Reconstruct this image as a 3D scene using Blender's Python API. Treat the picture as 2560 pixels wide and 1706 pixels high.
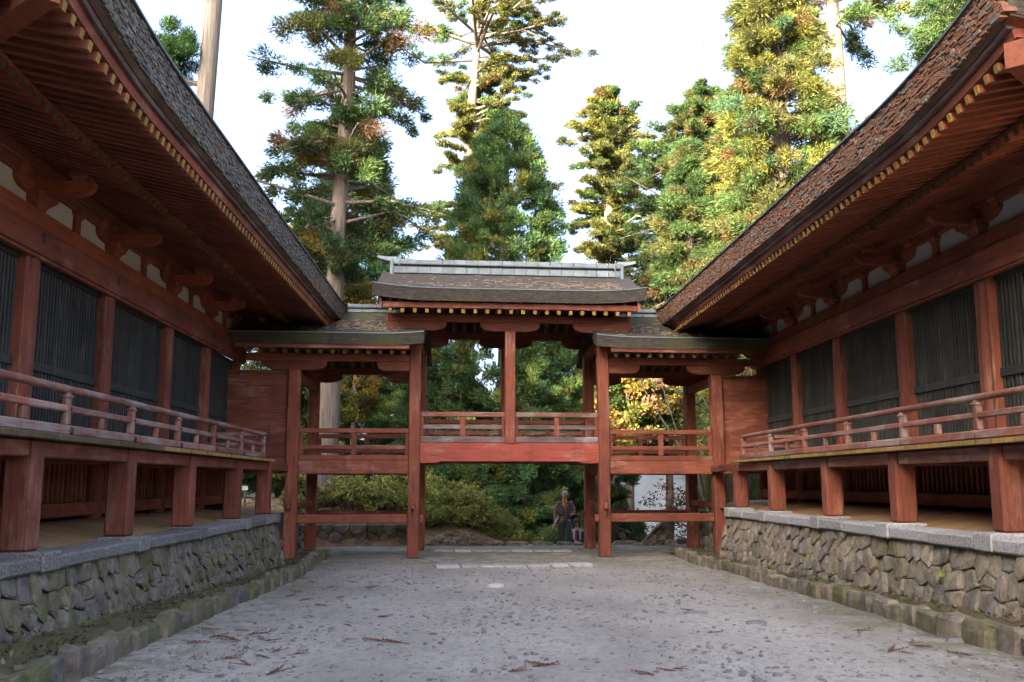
import bpy, math, random
import numpy as np
from mathutils import Vector, Matrix

for o in list(bpy.data.objects):
    bpy.data.objects.remove(o)
SC = bpy.context.scene
COL = SC.collection
rnd = random.Random(7)
NR = np.random.default_rng(11)
PI = math.pi
rad = math.radians

# ------------------------------------------------------------------ camera
FPX = 2410.0
TH = math.atan(353 / FPX)
PS = math.atan(103 / FPX * math.cos(TH))
EYE = Vector((0, 0, 1.6))
FW = Vector((math.sin(PS) * math.cos(TH), math.cos(PS) * math.cos(TH), math.sin(TH)))
RT = Vector((math.cos(PS), -math.sin(PS), 0))
UP = RT.cross(FW)
cd = bpy.data.cameras.new('camera')
cam = bpy.data.objects.new('camera', cd)
COL.objects.link(cam)
cam.matrix_world = Matrix(((RT.x, UP.x, -FW.x, EYE.x), (RT.y, UP.y, -FW.y, EYE.y), (RT.z, UP.z, -FW.z, EYE.z), (0, 0, 0, 1)))
cd.sensor_width = 36
cd.lens = FPX / 2560 * 36
cd.clip_start = 0.05
cd.clip_end = 2000
SC.camera = cam

# ------------------------------------------------------------------ light
SUN_EL = rad(17)
SUN_AZ = Vector((-0.62, -0.78, 0)).normalized()      # horizontal direction towards the sun
sdir = Vector((SUN_AZ.x * math.cos(SUN_EL), SUN_AZ.y * math.cos(SUN_EL), math.sin(SUN_EL)))
W = bpy.data.worlds.new('World')
SC.world = W
W.use_nodes = True
wn = W.node_tree
bg = wn.nodes['Background']
sky = wn.nodes.new('ShaderNodeTexSky')
sky.sky_type = 'NISHITA'
sky.sun_disc = False
sky.sun_elevation = SUN_EL
sky.sun_rotation = math.atan2(SUN_AZ.x, SUN_AZ.y)
sky.altitude = 600
sky.air_density = 0.45
sky.dust_density = 9.0
sky.ozone_density = 0.4
wn.links.new(sky.outputs[0], bg.inputs[0])
bg.inputs[1].default_value = 0.15
ld = bpy.data.lights.new('sun', 'SUN')
ld.energy = 4.0
ld.angle = rad(0.6)
ld.color = (1.0, 0.80, 0.55)
sun = bpy.data.objects.new('sun', ld)
COL.objects.link(sun)
sun.rotation_euler = sdir.to_track_quat('Z', 'Y').to_euler()
sun.location = (-20, -20, 40)
vs = SC.view_settings
vs.view_transform = 'Standard'
vs.look = 'None'
vs.gamma = 1
vs.use_curve_mapping = False
vs.exposure = 3.4
SC.render.engine = 'CYCLES'

# ------------------------------------------------------------------ materials
MATS = {}


def newmat(name):
    m = bpy.data.materials.new(name)
    m.use_nodes = True
    MATS[name] = m
    nt = m.node_tree
    b = nt.nodes['Principled BSDF']
    b.inputs['Specular IOR Level'].default_value = 0.3
    return m, nt, b


def N(nt, t, **kw):
    n = nt.nodes.new(t)
    for k, v in kw.items():
        if k.startswith('i_'):
            key = k[2:]
            n.inputs[int(key) if key.isdigit() else key.replace('_', ' ')].default_value = v
        else:
            setattr(n, k, v)
    return n


def ramp(nt, fac, stops):
    r = nt.nodes.new('ShaderNodeValToRGB')
    el = r.color_ramp.elements
    el[0].position, el[0].color = stops[0][0], tuple(stops[0][1]) + (1,)
    el[1].position, el[1].color = stops[-1][0], tuple(stops[-1][1]) + (1,)
    for p, c in stops[1:-1]:
        e = el.new(p)
        e.color = tuple(c) + (1,)
    if fac is not None:
        nt.links.new(fac, r.inputs[0])
    return r.outputs[0]


def noise(nt, scale, sv=(1, 1, 1), detail=4, rough=0.6, loc=(0, 0, 0), dist=0.0):
    g = N(nt, 'ShaderNodeNewGeometry')
    mp = N(nt, 'ShaderNodeMapping')
    mp.inputs['Scale'].default_value = sv
    mp.inputs['Location'].default_value = loc
    nt.links.new(g.outputs['Position'], mp.inputs[0])
    n = N(nt, 'ShaderNodeTexNoise')
    n.inputs['Scale'].default_value = scale
    n.inputs['Detail'].default_value = detail
    n.inputs['Roughness'].default_value = rough
    n.inputs['Distortion'].default_value = dist
    nt.links.new(mp.outputs[0], n.inputs['Vector'])
    return n.outputs['Fac']


def mix(nt, fac, a, b, mode='MIX'):
    m = nt.nodes.new('ShaderNodeMix')
    m.data_type = 'RGBA'
    m.blend_type = mode
    for s, v in ((0, fac), (6, a), (7, b)):
        if isinstance(v, (int, float)):
            m.inputs[s].default_value = v
        elif isinstance(v, tuple):
            m.inputs[s].default_value = v + (1,) if len(v) == 3 else v
        else:
            nt.links.new(v, m.inputs[s])
    return m.outputs[2]


def bump(nt, b, h, strength=0.3, dist=0.02):
    bn = nt.nodes.new('ShaderNodeBump')
    bn.inputs['Strength'].default_value = strength
    bn.inputs['Distance'].default_value = dist
    nt.links.new(h, bn.inputs['Height'])
    nt.links.new(bn.outputs[0], b.inputs['Normal'])


def sharp(nt, v, lo, hi):
    m = nt.nodes.new('ShaderNodeMapRange')
    m.inputs[1].default_value = lo
    m.inputs[2].default_value = hi
    nt.links.new(v, m.inputs[0])
    return m.outputs[0]


AX = {'x': (0.06, 1, 1), 'y': (1, 0.06, 1), 'z': (1, 1, 0.06)}


def painted(name, base, worn, dark, axis, wear=0.5, rough=0.75):
    """old painted timber: grain along one axis, weathered patches, dark streaks"""
    m, nt, b = newmat(name)
    sv = AX[axis]
    grain = noise(nt, 26, sv, 5, 0.65)
    big = noise(nt, 1.3, (1, 1, 1), 3, 0.6)
    pat = noise(nt, 3.4, tuple(0.35 if s < 0.5 else 1 for s in sv), 6, 0.7, (3, 1, 7), 0.3)
    c0 = mix(nt, sharp(nt, big, 0.3, 0.72), base, dark)
    c1 = mix(nt, sharp(nt, pat, 0.60 - 0.16 * wear, 0.72 - 0.1 * wear), c0, worn)
    c2 = mix(nt, sharp(nt, grain, 0.50, 0.78), c1, tuple(x * 0.45 for x in dark))
    stain = noise(nt, 5.5, (1, 1, 0.16), 5, 0.7, (6, 8, 2))
    c2 = mix(nt, sharp(nt, stain, 0.55, 0.80), c2, tuple(x * 0.5 + 0.012 for x in dark))
    oi = N(nt, 'ShaderNodeObjectInfo')
    hv = N(nt, 'ShaderNodeHueSaturation')
    mr = N(nt, 'ShaderNodeMapRange')
    mr.inputs[3].default_value = 0.78
    mr.inputs[4].default_value = 1.16
    nt.links.new(oi.outputs['Random'], mr.inputs[0])
    nt.links.new(mr.outputs[0], hv.inputs['Value'])
    nt.links.new(c2, hv.inputs['Color'])
    nt.links.new(hv.outputs[0], b.inputs['Base Color'])
    b.inputs['Roughness'].default_value = rough
    bump(nt, b, grain, 0.25, 0.012)
    return m


RED = (0.250, 0.072, 0.038)
for a in 'xyz':
    painted('red_' + a, RED, (0.30, 0.140, 0.092), (0.130, 0.038, 0.022), a, 0.45)
    painted('soffit_red_' + a, (0.28, 0.085, 0.043), (0.29, 0.125, 0.075), (0.18, 0.054, 0.029), a, 0.3)
    painted('rail_' + a, (0.29, 0.105, 0.066), (0.30, 0.235, 0.198), (0.18, 0.066, 0.042), a, 0.9)
    painted('grey_timber_' + a, (0.17, 0.12, 0.105), (0.24, 0.21, 0.19), (0.09, 0.062, 0.055), a, 0.7)
painted('vermilion_x', (0.33, 0.070, 0.044), (0.36, 0.14, 0.10), (0.25, 0.052, 0.034), 'x', 0.35)
painted('soffit_gap_shade', (0.095, 0.030, 0.017), (0.11, 0.045, 0.028), (0.06, 0.02, 0.013), 'x', 0.2)  # shade of the gaps between rafters, put into the board colour
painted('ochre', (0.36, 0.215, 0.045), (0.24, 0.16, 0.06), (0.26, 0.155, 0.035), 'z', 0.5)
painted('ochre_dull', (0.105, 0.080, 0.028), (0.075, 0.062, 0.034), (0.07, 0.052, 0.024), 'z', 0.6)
painted('lattice', (0.050, 0.053, 0.046), (0.10, 0.102, 0.085), (0.028, 0.031, 0.028), 'z', 0.15)
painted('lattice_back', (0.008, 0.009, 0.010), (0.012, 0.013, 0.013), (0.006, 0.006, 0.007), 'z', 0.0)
painted('plank', (0.14, 0.085, 0.06), (0.20, 0.16, 0.12), (0.07, 0.05, 0.04), 'y', 0.6)


def simple(name, stops, scale, sv=(1, 1, 1), rough=0.85, bs=0.3, bd=0.02, detail=6, rv=None, metal=0):
    m, nt, b = newmat(name)
    n = noise(nt, scale, sv, detail, 0.65)
    c = ramp(nt, n, stops)
    if rv:
        oi = N(nt, 'ShaderNodeObjectInfo')
        hv = N(nt, 'ShaderNodeHueSaturation')
        mr = N(nt, 'ShaderNodeMapRange')
        mr.inputs[3].default_value = rv[0]
        mr.inputs[4].default_value = rv[1]
        nt.links.new(oi.outputs['Random'], mr.inputs[0])
        nt.links.new(mr.outputs[0], hv.inputs['Value'])
        nt.links.new(c, hv.inputs['Color'])
        c = hv.outputs[0]
    nt.links.new(c, b.inputs['Base Color'])
    b.inputs['Roughness'].default_value = rough
    b.inputs['Metallic'].default_value = metal
    if bs:
        bump(nt, b, n, bs, bd)
    return m


simple('plaster', [(0.25, (0.34, 0.36, 0.33)), (0.6, (0.46, 0.48, 0.45)), (0.8, (0.30, 0.34, 0.27))], 2.5, (1, 1, 1), 0.9, 0.1)
simple('black_metal', [(0.3, (0.018, 0.017, 0.018)), (0.8, (0.05, 0.045, 0.045))], 20, rough=0.5)
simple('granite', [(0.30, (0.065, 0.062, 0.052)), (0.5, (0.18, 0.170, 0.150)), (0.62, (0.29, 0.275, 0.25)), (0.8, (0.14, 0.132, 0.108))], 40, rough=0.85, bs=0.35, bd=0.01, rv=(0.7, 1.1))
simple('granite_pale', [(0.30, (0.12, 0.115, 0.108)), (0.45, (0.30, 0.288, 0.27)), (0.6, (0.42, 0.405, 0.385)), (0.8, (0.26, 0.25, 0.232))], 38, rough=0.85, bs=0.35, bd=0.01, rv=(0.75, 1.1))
simple('slab_stone', [(0.3, (0.27, 0.265, 0.25)), (0.5, (0.39, 0.38, 0.36)), (0.7, (0.45, 0.44, 0.42))], 9, rough=0.8, bs=0.25, rv=(0.75, 1.1))
simple('ridge_metal', [(0.25, (0.11, 0.14, 0.145)), (0.6, (0.18, 0.215, 0.225)), (0.85, (0.25, 0.285, 0.295))], 5, rough=0.55, bs=0.08, rv=(0.85, 1.12))
simple('dark_metal', [(0.25, (0.05, 0.055, 0.06)), (0.8, (0.11, 0.12, 0.125))], 6, rough=0.5, bs=0.05)
simple('bark', [(0.25, (0.06, 0.046, 0.035)), (0.5, (0.155, 0.125, 0.10)), (0.85, (0.28, 0.24, 0.20))], 9, (1.6, 1.6, 0.10), 0.95, 1.0, 0.09)
simple('bark_pale', [(0.25, (0.085, 0.072, 0.058)), (0.5, (0.17, 0.148, 0.122)), (0.85, (0.27, 0.24, 0.205))], 8, (1.6, 1.6, 0.10), 0.95, 1.0, 0.08)
simple('bark_dark', [(0.25, (0.05, 0.040, 0.033)), (0.55, (0.105, 0.083, 0.066)), (0.85, (0.17, 0.14, 0.115))], 9, (1.6, 1.6, 0.12), 0.95, 0.7, 0.05)
simple('twig_red', [(0.3, (0.10, 0.042, 0.028)), (0.7, (0.19, 0.085, 0.055))], 30, rough=0.9, bs=0, rv=(0.7, 1.25))
simple('litter', [(0.3, (0.11, 0.075, 0.05)), (0.7, (0.34, 0.26, 0.20))], 8, rough=0.9, bs=0)
simple('pebble', [(0.25, (0.07, 0.066, 0.06)), (0.5, (0.17, 0.16, 0.15)), (0.8, (0.36, 0.345, 0.32))], 3.0, rough=0.85, bs=0.2)
simple('flat_stone', [(0.3, (0.13, 0.128, 0.12)), (0.7, (0.24, 0.235, 0.22))], 9, rough=0.85, bs=0.3, rv=(0.75, 1.2))
simple('white_stone', [(0.3, (0.36, 0.36, 0.345)), (0.7, (0.50, 0.495, 0.475))], 16, rough=0.8, bs=0.3)
simple('far_roof', [(0.3, (0.40, 0.44, 0.43)), (0.7, (0.50, 0.54, 0.53))], 3, (1, 0.4, 1), 0.6, 0.15, 0.03)
simple('white_board', [(0.3, (0.72, 0.73, 0.74)), (0.7, (0.78, 0.79, 0.80))], 6, rough=0.6, bs=0)
simple('skin', [(0.3, (0.32, 0.19, 0.135)), (0.7, (0.40, 0.25, 0.185))], 12, rough=0.6, bs=0)
simple('hair_grey', [(0.3, (0.22, 0.22, 0.215)), (0.7, (0.36, 0.36, 0.35))], 60, rough=0.7, bs=0.2)
simple('hair_dark', [(0.3, (0.02, 0.016, 0.014)), (0.7, (0.05, 0.04, 0.035))], 60, rough=0.6, bs=0.2)
simple('denim', [(0.3, (0.035, 0.045, 0.062)), (0.7, (0.065, 0.080, 0.105))], 40, rough=0.9, bs=0.3, bd=0.01)
simple('vest', [(0.3, (0.055, 0.075, 0.090)), (0.7, (0.095, 0.12, 0.14))], 40, rough=0.9, bs=0.3, bd=0.01)
simple('khaki', [(0.3, (0.24, 0.20, 0.13)), (0.7, (0.34, 0.29, 0.20))], 30, rough=0.9, bs=0.3, bd=0.01)
simple('black_cloth', [(0.3, (0.012, 0.012, 0.014)), (0.7, (0.03, 0.03, 0.033))], 30, rough=0.8, bs=0)
simple('navy', [(0.3, (0.014, 0.017, 0.032)), (0.7, (0.032, 0.036, 0.06))], 30, rough=0.9, bs=0)
simple('strap_yellow', [(0.3, (0.50, 0.34, 0.03)), (0.7, (0.58, 0.40, 0.05))], 30, rough=0.7, bs=0)
simple('shoe', [(0.3, (0.20, 0.06, 0.035)), (0.7, (0.30, 0.20, 0.15))], 30, rough=0.7, bs=0)
simple('silver', [(0.3, (0.45, 0.45, 0.46)), (0.7, (0.58, 0.58, 0.59))], 10, rough=0.35, bs=0, metal=0.6)
simple('eye', [(0.3, (0.02, 0.015, 0.012)), (0.7, (0.03, 0.02, 0.016))], 10, rough=0.3, bs=0)
simple('lip', [(0.3, (0.30, 0.12, 0.10)), (0.7, (0.34, 0.14, 0.11))], 10, rough=0.5, bs=0)


def stone_mat(name, moss=0.5, tone=1.0):
    m, nt, b = newmat(name)
    n1 = noise(nt, 7, (1, 1, 1), 7, 0.7)
    n2 = noise(nt, 2.2, (1, 1, 1), 4, 0.6, (4, 2, 1))
    n3 = noise(nt, 30, (1, 1, 1), 4, 0.7, (4, 2, 1))
    oi = N(nt, 'ShaderNodeObjectInfo')
    t = tone
    c = ramp(nt, n1, [(0.28, (0.058 * t, 0.05 * t, 0.040 * t)), (0.5, (0.152 * t, 0.134 * t, 0.107 * t)), (0.75, (0.25 * t, 0.228 * t, 0.188 * t))])
    tint = ramp(nt, oi.outputs['Random'], [(0.0, (0.62, 0.64, 0.66)), (0.3, (1.05, 0.98, 0.88)), (0.55, (0.82, 0.80, 0.80)), (0.8, (1.1, 1.02, 0.86)), (1.0, (0.75, 0.70, 0.64))])
    c = mix(nt, 1.0, c, tint, 'MULTIPLY')
    ms = N(nt, 'ShaderNodeMath', operation='ADD')
    nt.links.new(n2, ms.inputs[0])
    sc = N(nt, 'ShaderNodeMath', operation='MULTIPLY_ADD')
    sc.inputs[1].default_value = 0.35
    sc.inputs[2].default_value = -0.17
    nt.links.new(oi.outputs['Random'], sc.inputs[0])
    nt.links.new(sc.outputs[0], ms.inputs[1])
    mm = sharp(nt, ms.outputs[0], 0.70 - 0.3 * moss, 0.92 - 0.3 * moss)
    mc = ramp(nt, n3, [(0.3, (0.055, 0.065, 0.022)), (0.7, (0.115, 0.115, 0.040))])
    mf = N(nt, 'ShaderNodeMath', operation='MULTIPLY')
    mf.inputs[1].default_value = 0.75
    nt.links.new(mm, mf.inputs[0])
    c = mix(nt, mf.outputs[0], c, mc)
    lich = sharp(nt, noise(nt, 16, (1, 1, 1), 5, 0.75, (9, 9, 2)), 0.66, 0.74)
    lf = N(nt, 'ShaderNodeMath', operation='MULTIPLY')
    lf.inputs[1].default_value = 0.6
    nt.links.new(lich, lf.inputs[0])
    c = mix(nt, lf.outputs[0], c, (0.33 * t, 0.33 * t, 0.30 * t))
    nt.links.new(c, b.inputs['Base Color'])
    b.inputs['Roughness'].default_value = 0.92
    bump(nt, b, n3, 0.5, 0.02)
    return m


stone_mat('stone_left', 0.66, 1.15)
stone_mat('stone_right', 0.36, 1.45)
stone_mat('kerb_left', 0.9, 1.1)
stone_mat('kerb_right', 0.7, 1.3)
stone_mat('stone_back', 0.5, 1.4)


def path_mat():
    m, nt, b = newmat('path_sand')
    fine = noise(nt, 120, (1, 1, 1), 5, 0.7)
    mid = noise(nt, 14, (1, 0.5, 1), 6, 0.7)
    big = noise(nt, 0.55, (1, 0.6, 1), 4, 0.6)
    c = ramp(nt, big, [(0.3, (0.25, 0.225, 0.185)), (0.5, (0.37, 0.337, 0.285)), (0.75, (0.47, 0.435, 0.375))])
    c = mix(nt, sharp(nt, mid, 0.48, 0.74), c, (0.20, 0.18, 0.155))
    c = mix(nt, sharp(nt, fine, 0.52, 0.72), c, (0.14, 0.13, 0.115))
    c = mix(nt, sharp(nt, noise(nt, 34, (1, 0.7, 1), 5, 0.75, (8, 3, 1)), 0.56, 0.70), c, (0.16, 0.145, 0.125))
    c = mix(nt, sharp(nt, noise(nt, 90, (1, 1, 1), 3, 0.6, (5, 5, 0)), 0.62, 0.74), c, (0.42, 0.41, 0.40))
    # dirt and moss that creep in from the kerbs
    g = N(nt, 'ShaderNodeNewGeometry')
    sx = N(nt, 'ShaderNodeSeparateXYZ')
    nt.links.new(g.outputs['Position'], sx.inputs[0])

    def edge(x0, x1):
        return sharp(nt, sx.outputs[0], x0, x1)
    e1 = edge(-1.7, -2.75)
    e2 = edge(3.0, 4.3)
    ad = N(nt, 'ShaderNodeMath', operation='MAXIMUM')
    nt.links.new(e1, ad.inputs[0])
    nt.links.new(e2, ad.inputs[1])
    e3 = sharp(nt, sx.outputs[1], 18.0, 19.2)
    e4 = N(nt, 'ShaderNodeMath', operation='MULTIPLY')
    e4.inputs[1].default_value = 0.75
    nt.links.new(e3, e4.inputs[0])
    ad2 = N(nt, 'ShaderNodeMath', operation='MAXIMUM')
    nt.links.new(ad.outputs[0], ad2.inputs[0])
    nt.links.new(e4.outputs[0], ad2.inputs[1])
    nn = noise(nt, 2.6, (1, 1, 1), 6, 0.7, (1, 5, 3))
    mu = N(nt, 'ShaderNodeMath', operation='MULTIPLY')
    nt.links.new(ad2.outputs[0], mu.inputs[0])
    nt.links.new(sharp(nt, nn, 0.36, 0.62), mu.inputs[1])
    mc = ramp(nt, noise(nt, 5, (1, 1, 1), 4, 0.6, (2, 2, 9)), [(0.35, (0.105, 0.088, 0.062)), (0.55, (0.13, 0.125, 0.06)), (0.75, (0.17, 0.165, 0.06))])
    c = mix(nt, mu.outputs[0], c, mc)
    nt.links.new(c, b.inputs['Base Color'])
    b.inputs['Roughness'].default_value = 0.95
    bump(nt, b, mid, 0.7, 0.03)


path_mat()
simple('verge_moss', [(0.25, (0.050, 0.040, 0.024)), (0.45, (0.10, 0.075, 0.042)), (0.6, (0.105, 0.095, 0.035)), (0.8, (0.085, 0.10, 0.028))], 3.2, (1, 1, 1), 0.95, 0.8, 0.03, 8)
simple('forest_floor', [(0.25, (0.12, 0.08, 0.046)), (0.5, (0.24, 0.165, 0.095)), (0.68, (0.30, 0.215, 0.115)), (0.85, (0.19, 0.19, 0.065))], 2.0, (1, 1, 1), 0.95, 0.8, 0.05, 9)
simple('mound', [(0.25, (0.14, 0.125, 0.07)), (0.45, (0.28, 0.145, 0.058)), (0.58, (0.34, 0.205, 0.09)), (0.75, (0.30, 0.28, 0.20))], 3.5, (0.35, 3, 1), 0.85, 0.15)


def roof_mat(name, moss):
    m, nt, b = newmat(name)
    g = noise(nt, 30, (0.25, 1, 1), 5, 0.7)
    big = noise(nt, 1.6, (1, 1, 1), 5, 0.65, (2, 1, 0))
    c = ramp(nt, g, [(0.3, (0.026, 0.022, 0.018)), (0.55, (0.062, 0.052, 0.042)), (0.8, (0.115, 0.10, 0.085))])
    c = mix(nt, sharp(nt, big, 0.62 - 0.2 * moss, 0.80 - 0.2 * moss), c, (0.062, 0.068, 0.024))
    nt.links.new(c, b.inputs['Base Color'])
    b.inputs['Roughness'].default_value = 0.95
    bump(nt, b, g, 0.6, 0.03)


roof_mat('bark_roof', 0.45)
roof_mat('bark_roof_mossy', 0.85)


def colattr_mat(name, rough=0.85, transl=0.0, nscale=6, spec=0.2):
    m, nt, b = newmat(name)
    b.inputs['Specular IOR Level'].default_value = spec
    at = N(nt, 'ShaderNodeAttribute', attribute_name='Col')
    n = noise(nt, nscale, (1, 1, 1), 3, 0.6)
    c = mix(nt, 1.0, at.outputs['Color'], ramp(nt, n, [(0.25, (0.72, 0.72, 0.72)), (0.75, (1.25, 1.25, 1.25))]), 'MULTIPLY')
    nt.links.new(c, b.inputs['Base Color'])
    b.inputs['Roughness'].default_value = rough
    if transl:
        tr = N(nt, 'ShaderNodeBsdfTranslucent')
        nt.links.new(c, tr.inputs[0])
        mx = N(nt, 'ShaderNodeMixShader')
        mx.inputs[0].default_value = transl
        nt.links.new(b.outputs[0], mx.inputs[1])
        nt.links.new(tr.outputs[0], mx.inputs[2])
        nt.links.new(mx.outputs[0], nt.nodes['Material Output'].inputs[0])


colattr_mat('foliage', 0.6, 0.32)
colattr_mat('shingle_edge', 0.9, 0, 14)


def plaid():
    m, nt, b = newmat('plaid')
    tc = N(nt, 'ShaderNodeTexCoord')
    cols = []
    for ax in ('X', 'Z'):
        w = N(nt, 'ShaderNodeTexWave', bands_direction=ax)
        w.inputs['Scale'].default_value = 5.2
        nt.links.new(tc.outputs['Object'], w.inputs[0])
        cols.append(sharp(nt, w.outputs['Fac'], 0.35, 0.65))
    a = mix(nt, cols[0], (0.42, 0.17, 0.09), (0.05, 0.03, 0.03))
    c = mix(nt, cols[1], (0.46, 0.24, 0.15), (0.07, 0.03, 0.03))
    nt.links.new(mix(nt, 0.5, a, c), b.inputs['Base Color'])
    b.inputs['Roughness'].default_value = 0.9


plaid()


def striped():
    m, nt, b = newmat('pink_stripe')
    tc = N(nt, 'ShaderNodeTexCoord')
    w = N(nt, 'ShaderNodeTexWave', bands_direction='X')
    w.inputs['Scale'].default_value = 3.6
    nt.links.new(tc.outputs['Object'], w.inputs[0])
    nt.links.new(mix(nt, sharp(nt, w.outputs['Fac'], 0.62, 0.74), (0.52, 0.40, 0.40), (0.06, 0.05, 0.08)), b.inputs['Base Color'])
    b.inputs['Roughness'].default_value = 0.9


striped()


# ------------------------------------------------------------------ mesh helpers
def link(o, parent=None, loc=None):
    COL.objects.link(o)
    if parent is not None:
        o.parent = parent
    if loc is not None:
        o.location = loc
    return o


def empty(name, loc, label, cat, group=None, rz=0):
    o = bpy.data.objects.new(name, None)
    o.empty_display_size = 0.3
    link(o, None, loc)
    o.rotation_euler = (0, 0, rz)
    return tag(o, label, cat, group)


def tag(o, label=None, cat=None, group=None, kind=None):
    if label:
        o['label'] = label
    if cat:
        o['category'] = cat
    if group:
        o['group'] = group
    if kind:
        o['kind'] = kind
    return o


class MB:
    def __init__(s):
        s.v, s.f, s.m, s.c = [], [], [], []

    def add(s, vs, fs, mi=0, col=None):
        n = len(s.v)
        s.v += [tuple(p) for p in vs]
        for f in fs:
            s.f.append(tuple(i + n for i in f))
            s.m.append(mi)
            s.c.append(col)

    def box(s, x0, x1, y0, y1, z0, z1, mi=0, col=None):
        s.add([(x0, y0, z0), (x1, y0, z0), (x1, y1, z0), (x0, y1, z0), (x0, y0, z1), (x1, y0, z1), (x1, y1, z1), (x0, y1, z1)],
              [(0, 3, 2, 1), (4, 5, 6, 7), (0, 1, 5, 4), (1, 2, 6, 5), (2, 3, 7, 6), (3, 0, 4, 7)], mi, col)

    def tube(s, pts, rs, n=8, mi=0, cap=True, col=None):
        pts = [Vector(p) for p in pts]
        base = len(s.v)
        pu = None
        for i, p in enumerate(pts):
            d = (pts[min(i + 1, len(pts) - 1)] - pts[max(i - 1, 0)]).normalized()
            if pu is None:
                pu = d.orthogonal().normalized()
            else:
                pu = (pu - d * pu.dot(d))
                pu = pu.normalized() if pu.length > 1e-6 else d.orthogonal().normalized()
            w = d.cross(pu)
            r = rs[i] if isinstance(rs, (list, tuple)) else rs
            for k in range(n):
                a = 2 * PI * k / n
                s.v.append(tuple(p + (pu * math.cos(a) + w * math.sin(a)) * r))
        for i in range(len(pts) - 1):
            for k in range(n):
                a, b = base + i * n + k, base + i * n + (k + 1) % n
                s.f.append((a, b, b + n, a + n))
                s.m.append(mi)
                s.c.append(col)
        if cap:
            s.f.append(tuple(base + k for k in reversed(range(n))))
            s.f.append(tuple(base + (len(pts) - 1) * n + k for k in range(n)))
            s.m += [mi, mi]
            s.c += [col, col]

    def mesh(s, name, mats, smooth=False):
        me = bpy.data.meshes.new(name)
        me.from_pydata(s.v, [], s.f)
        for m in ([mats] if isinstance(mats, str) else mats):
            me.materials.append(MATS[m])
        if any(s.m):
            me.polygons.foreach_set('material_index', s.m)
        if any(c is not None for c in s.c):
            at = me.color_attributes.new('Col', 'FLOAT_COLOR', 'CORNER')
            buf = []
            for f, c in zip(s.f, s.c):
                cc = tuple(c or (0.2, 0.2, 0.2)) + (1,)
                buf += list(cc) * len(f)
            at.data.foreach_set('color', buf)
        if smooth:
            me.polygons.foreach_set('use_smooth', [True] * len(me.polygons))
        me.update()
        return me

    def build(s, name, mats, parent=None, loc=(0, 0, 0), smooth=False):
        o = bpy.data.objects.new(name, s.mesh(name, mats, smooth))
        return link(o, parent, loc)


BOX = {}


def boxmesh(dx, dy, dz, mat, ch=0.012, endmat=None):
    key = (round(dx, 4), round(dy, 4), round(dz, 4), mat, ch, endmat)
    if key in BOX:
        return BOX[key]
    hx, hy, hz = dx / 2, dy / 2, dz / 2
    c = min(ch, hx * 0.6, hy * 0.6, hz * 0.6)
    vs, idx = [], {}
    for sx in (-1, 1):
        for sy in (-1, 1):
            for sz in (-1, 1):
                for ax in range(3):
                    p = [sx * (hx - c), sy * (hy - c), sz * (hz - c)]
                    p[ax] = (sx, sy, sz)[ax] * (hx, hy, hz)[ax]
                    idx[(sx, sy, sz, ax)] = len(vs)
                    vs.append(p)
    fs, mi = [], []

    def face(ids, m=0):
        a, b, d = (Vector(vs[i]) for i in ids[:3])
        n = (b - a).cross(d - a)
        cen = sum((Vector(vs[i]) for i in ids), Vector()) / len(ids)
        fs.append(tuple(ids) if n.dot(cen) > 0 else tuple(reversed(ids)))
        mi.append(m)
    for ax in range(3):
        o1, o2 = [a for a in range(3) if a != ax]
        for s in (-1, 1):
            q = []
            for (a, b) in ((-1, -1), (1, -1), (1, 1), (-1, 1)):
                k = [0, 0, 0]
                k[ax], k[o1], k[o2] = s, a, b
                q.append(idx[(k[0], k[1], k[2], ax)])
            face(q, 1 if (endmat and ax == 0 and s == 1) else 0)
    for ax in range(3):
        o1, o2 = [a for a in range(3) if a != ax]
        for a in (-1, 1):
            for b in (-1, 1):
                q = []
                for (t, f) in ((-1, o1), (1, o1), (1, o2), (-1, o2)):
                    k = [0, 0, 0]
                    k[ax], k[o1], k[o2] = t, a, b
                    q.append(idx[(k[0], k[1], k[2], f)])
                face(q)
    for sx in (-1, 1):
        for sy in (-1, 1):
            for sz in (-1, 1):
                face([idx[(sx, sy, sz, a)] for a in range(3)])
    me = bpy.data.meshes.new('timber')
    me.from_pydata(vs, [], fs)
    me.materials.append(MATS[mat])
    if endmat:
        me.materials.append(MATS[endmat])
        me.polygons.foreach_set('material_index', mi)
    me.update()
    BOX[key] = me
    return me


def put(name, me, parent, loc, rot=(0, 0, 0)):
    o = bpy.data.objects.new(name, me)
    link(o, parent, loc)
    o.rotation_euler = rot
    return o


def box(name, parent, x0, x1, y0, y1, z0, z1, mat, ch=0.012, endmat=None):
    """box in the parent's own coordinates"""
    return put(name, boxmesh(abs(x1 - x0), abs(y1 - y0), abs(z1 - z0), mat, ch, endmat), parent,
               ((x0 + x1) / 2, (y0 + y1) / 2, (z0 + z1) / 2))


def struct(o):
    o['kind'] = 'structure'
    return o


# ------------------------------------------------------------------ the ground
def zg(Y):
    return 0.02 + 0.018 * max(0.0, min(20.5 - Y, 16))


def sst(a, b, x):
    t = max(0.0, min(1.0, (x - a) / (b - a)))
    return t * t * (3 - 2 * t)


STAIR_Y = 25.35


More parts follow.
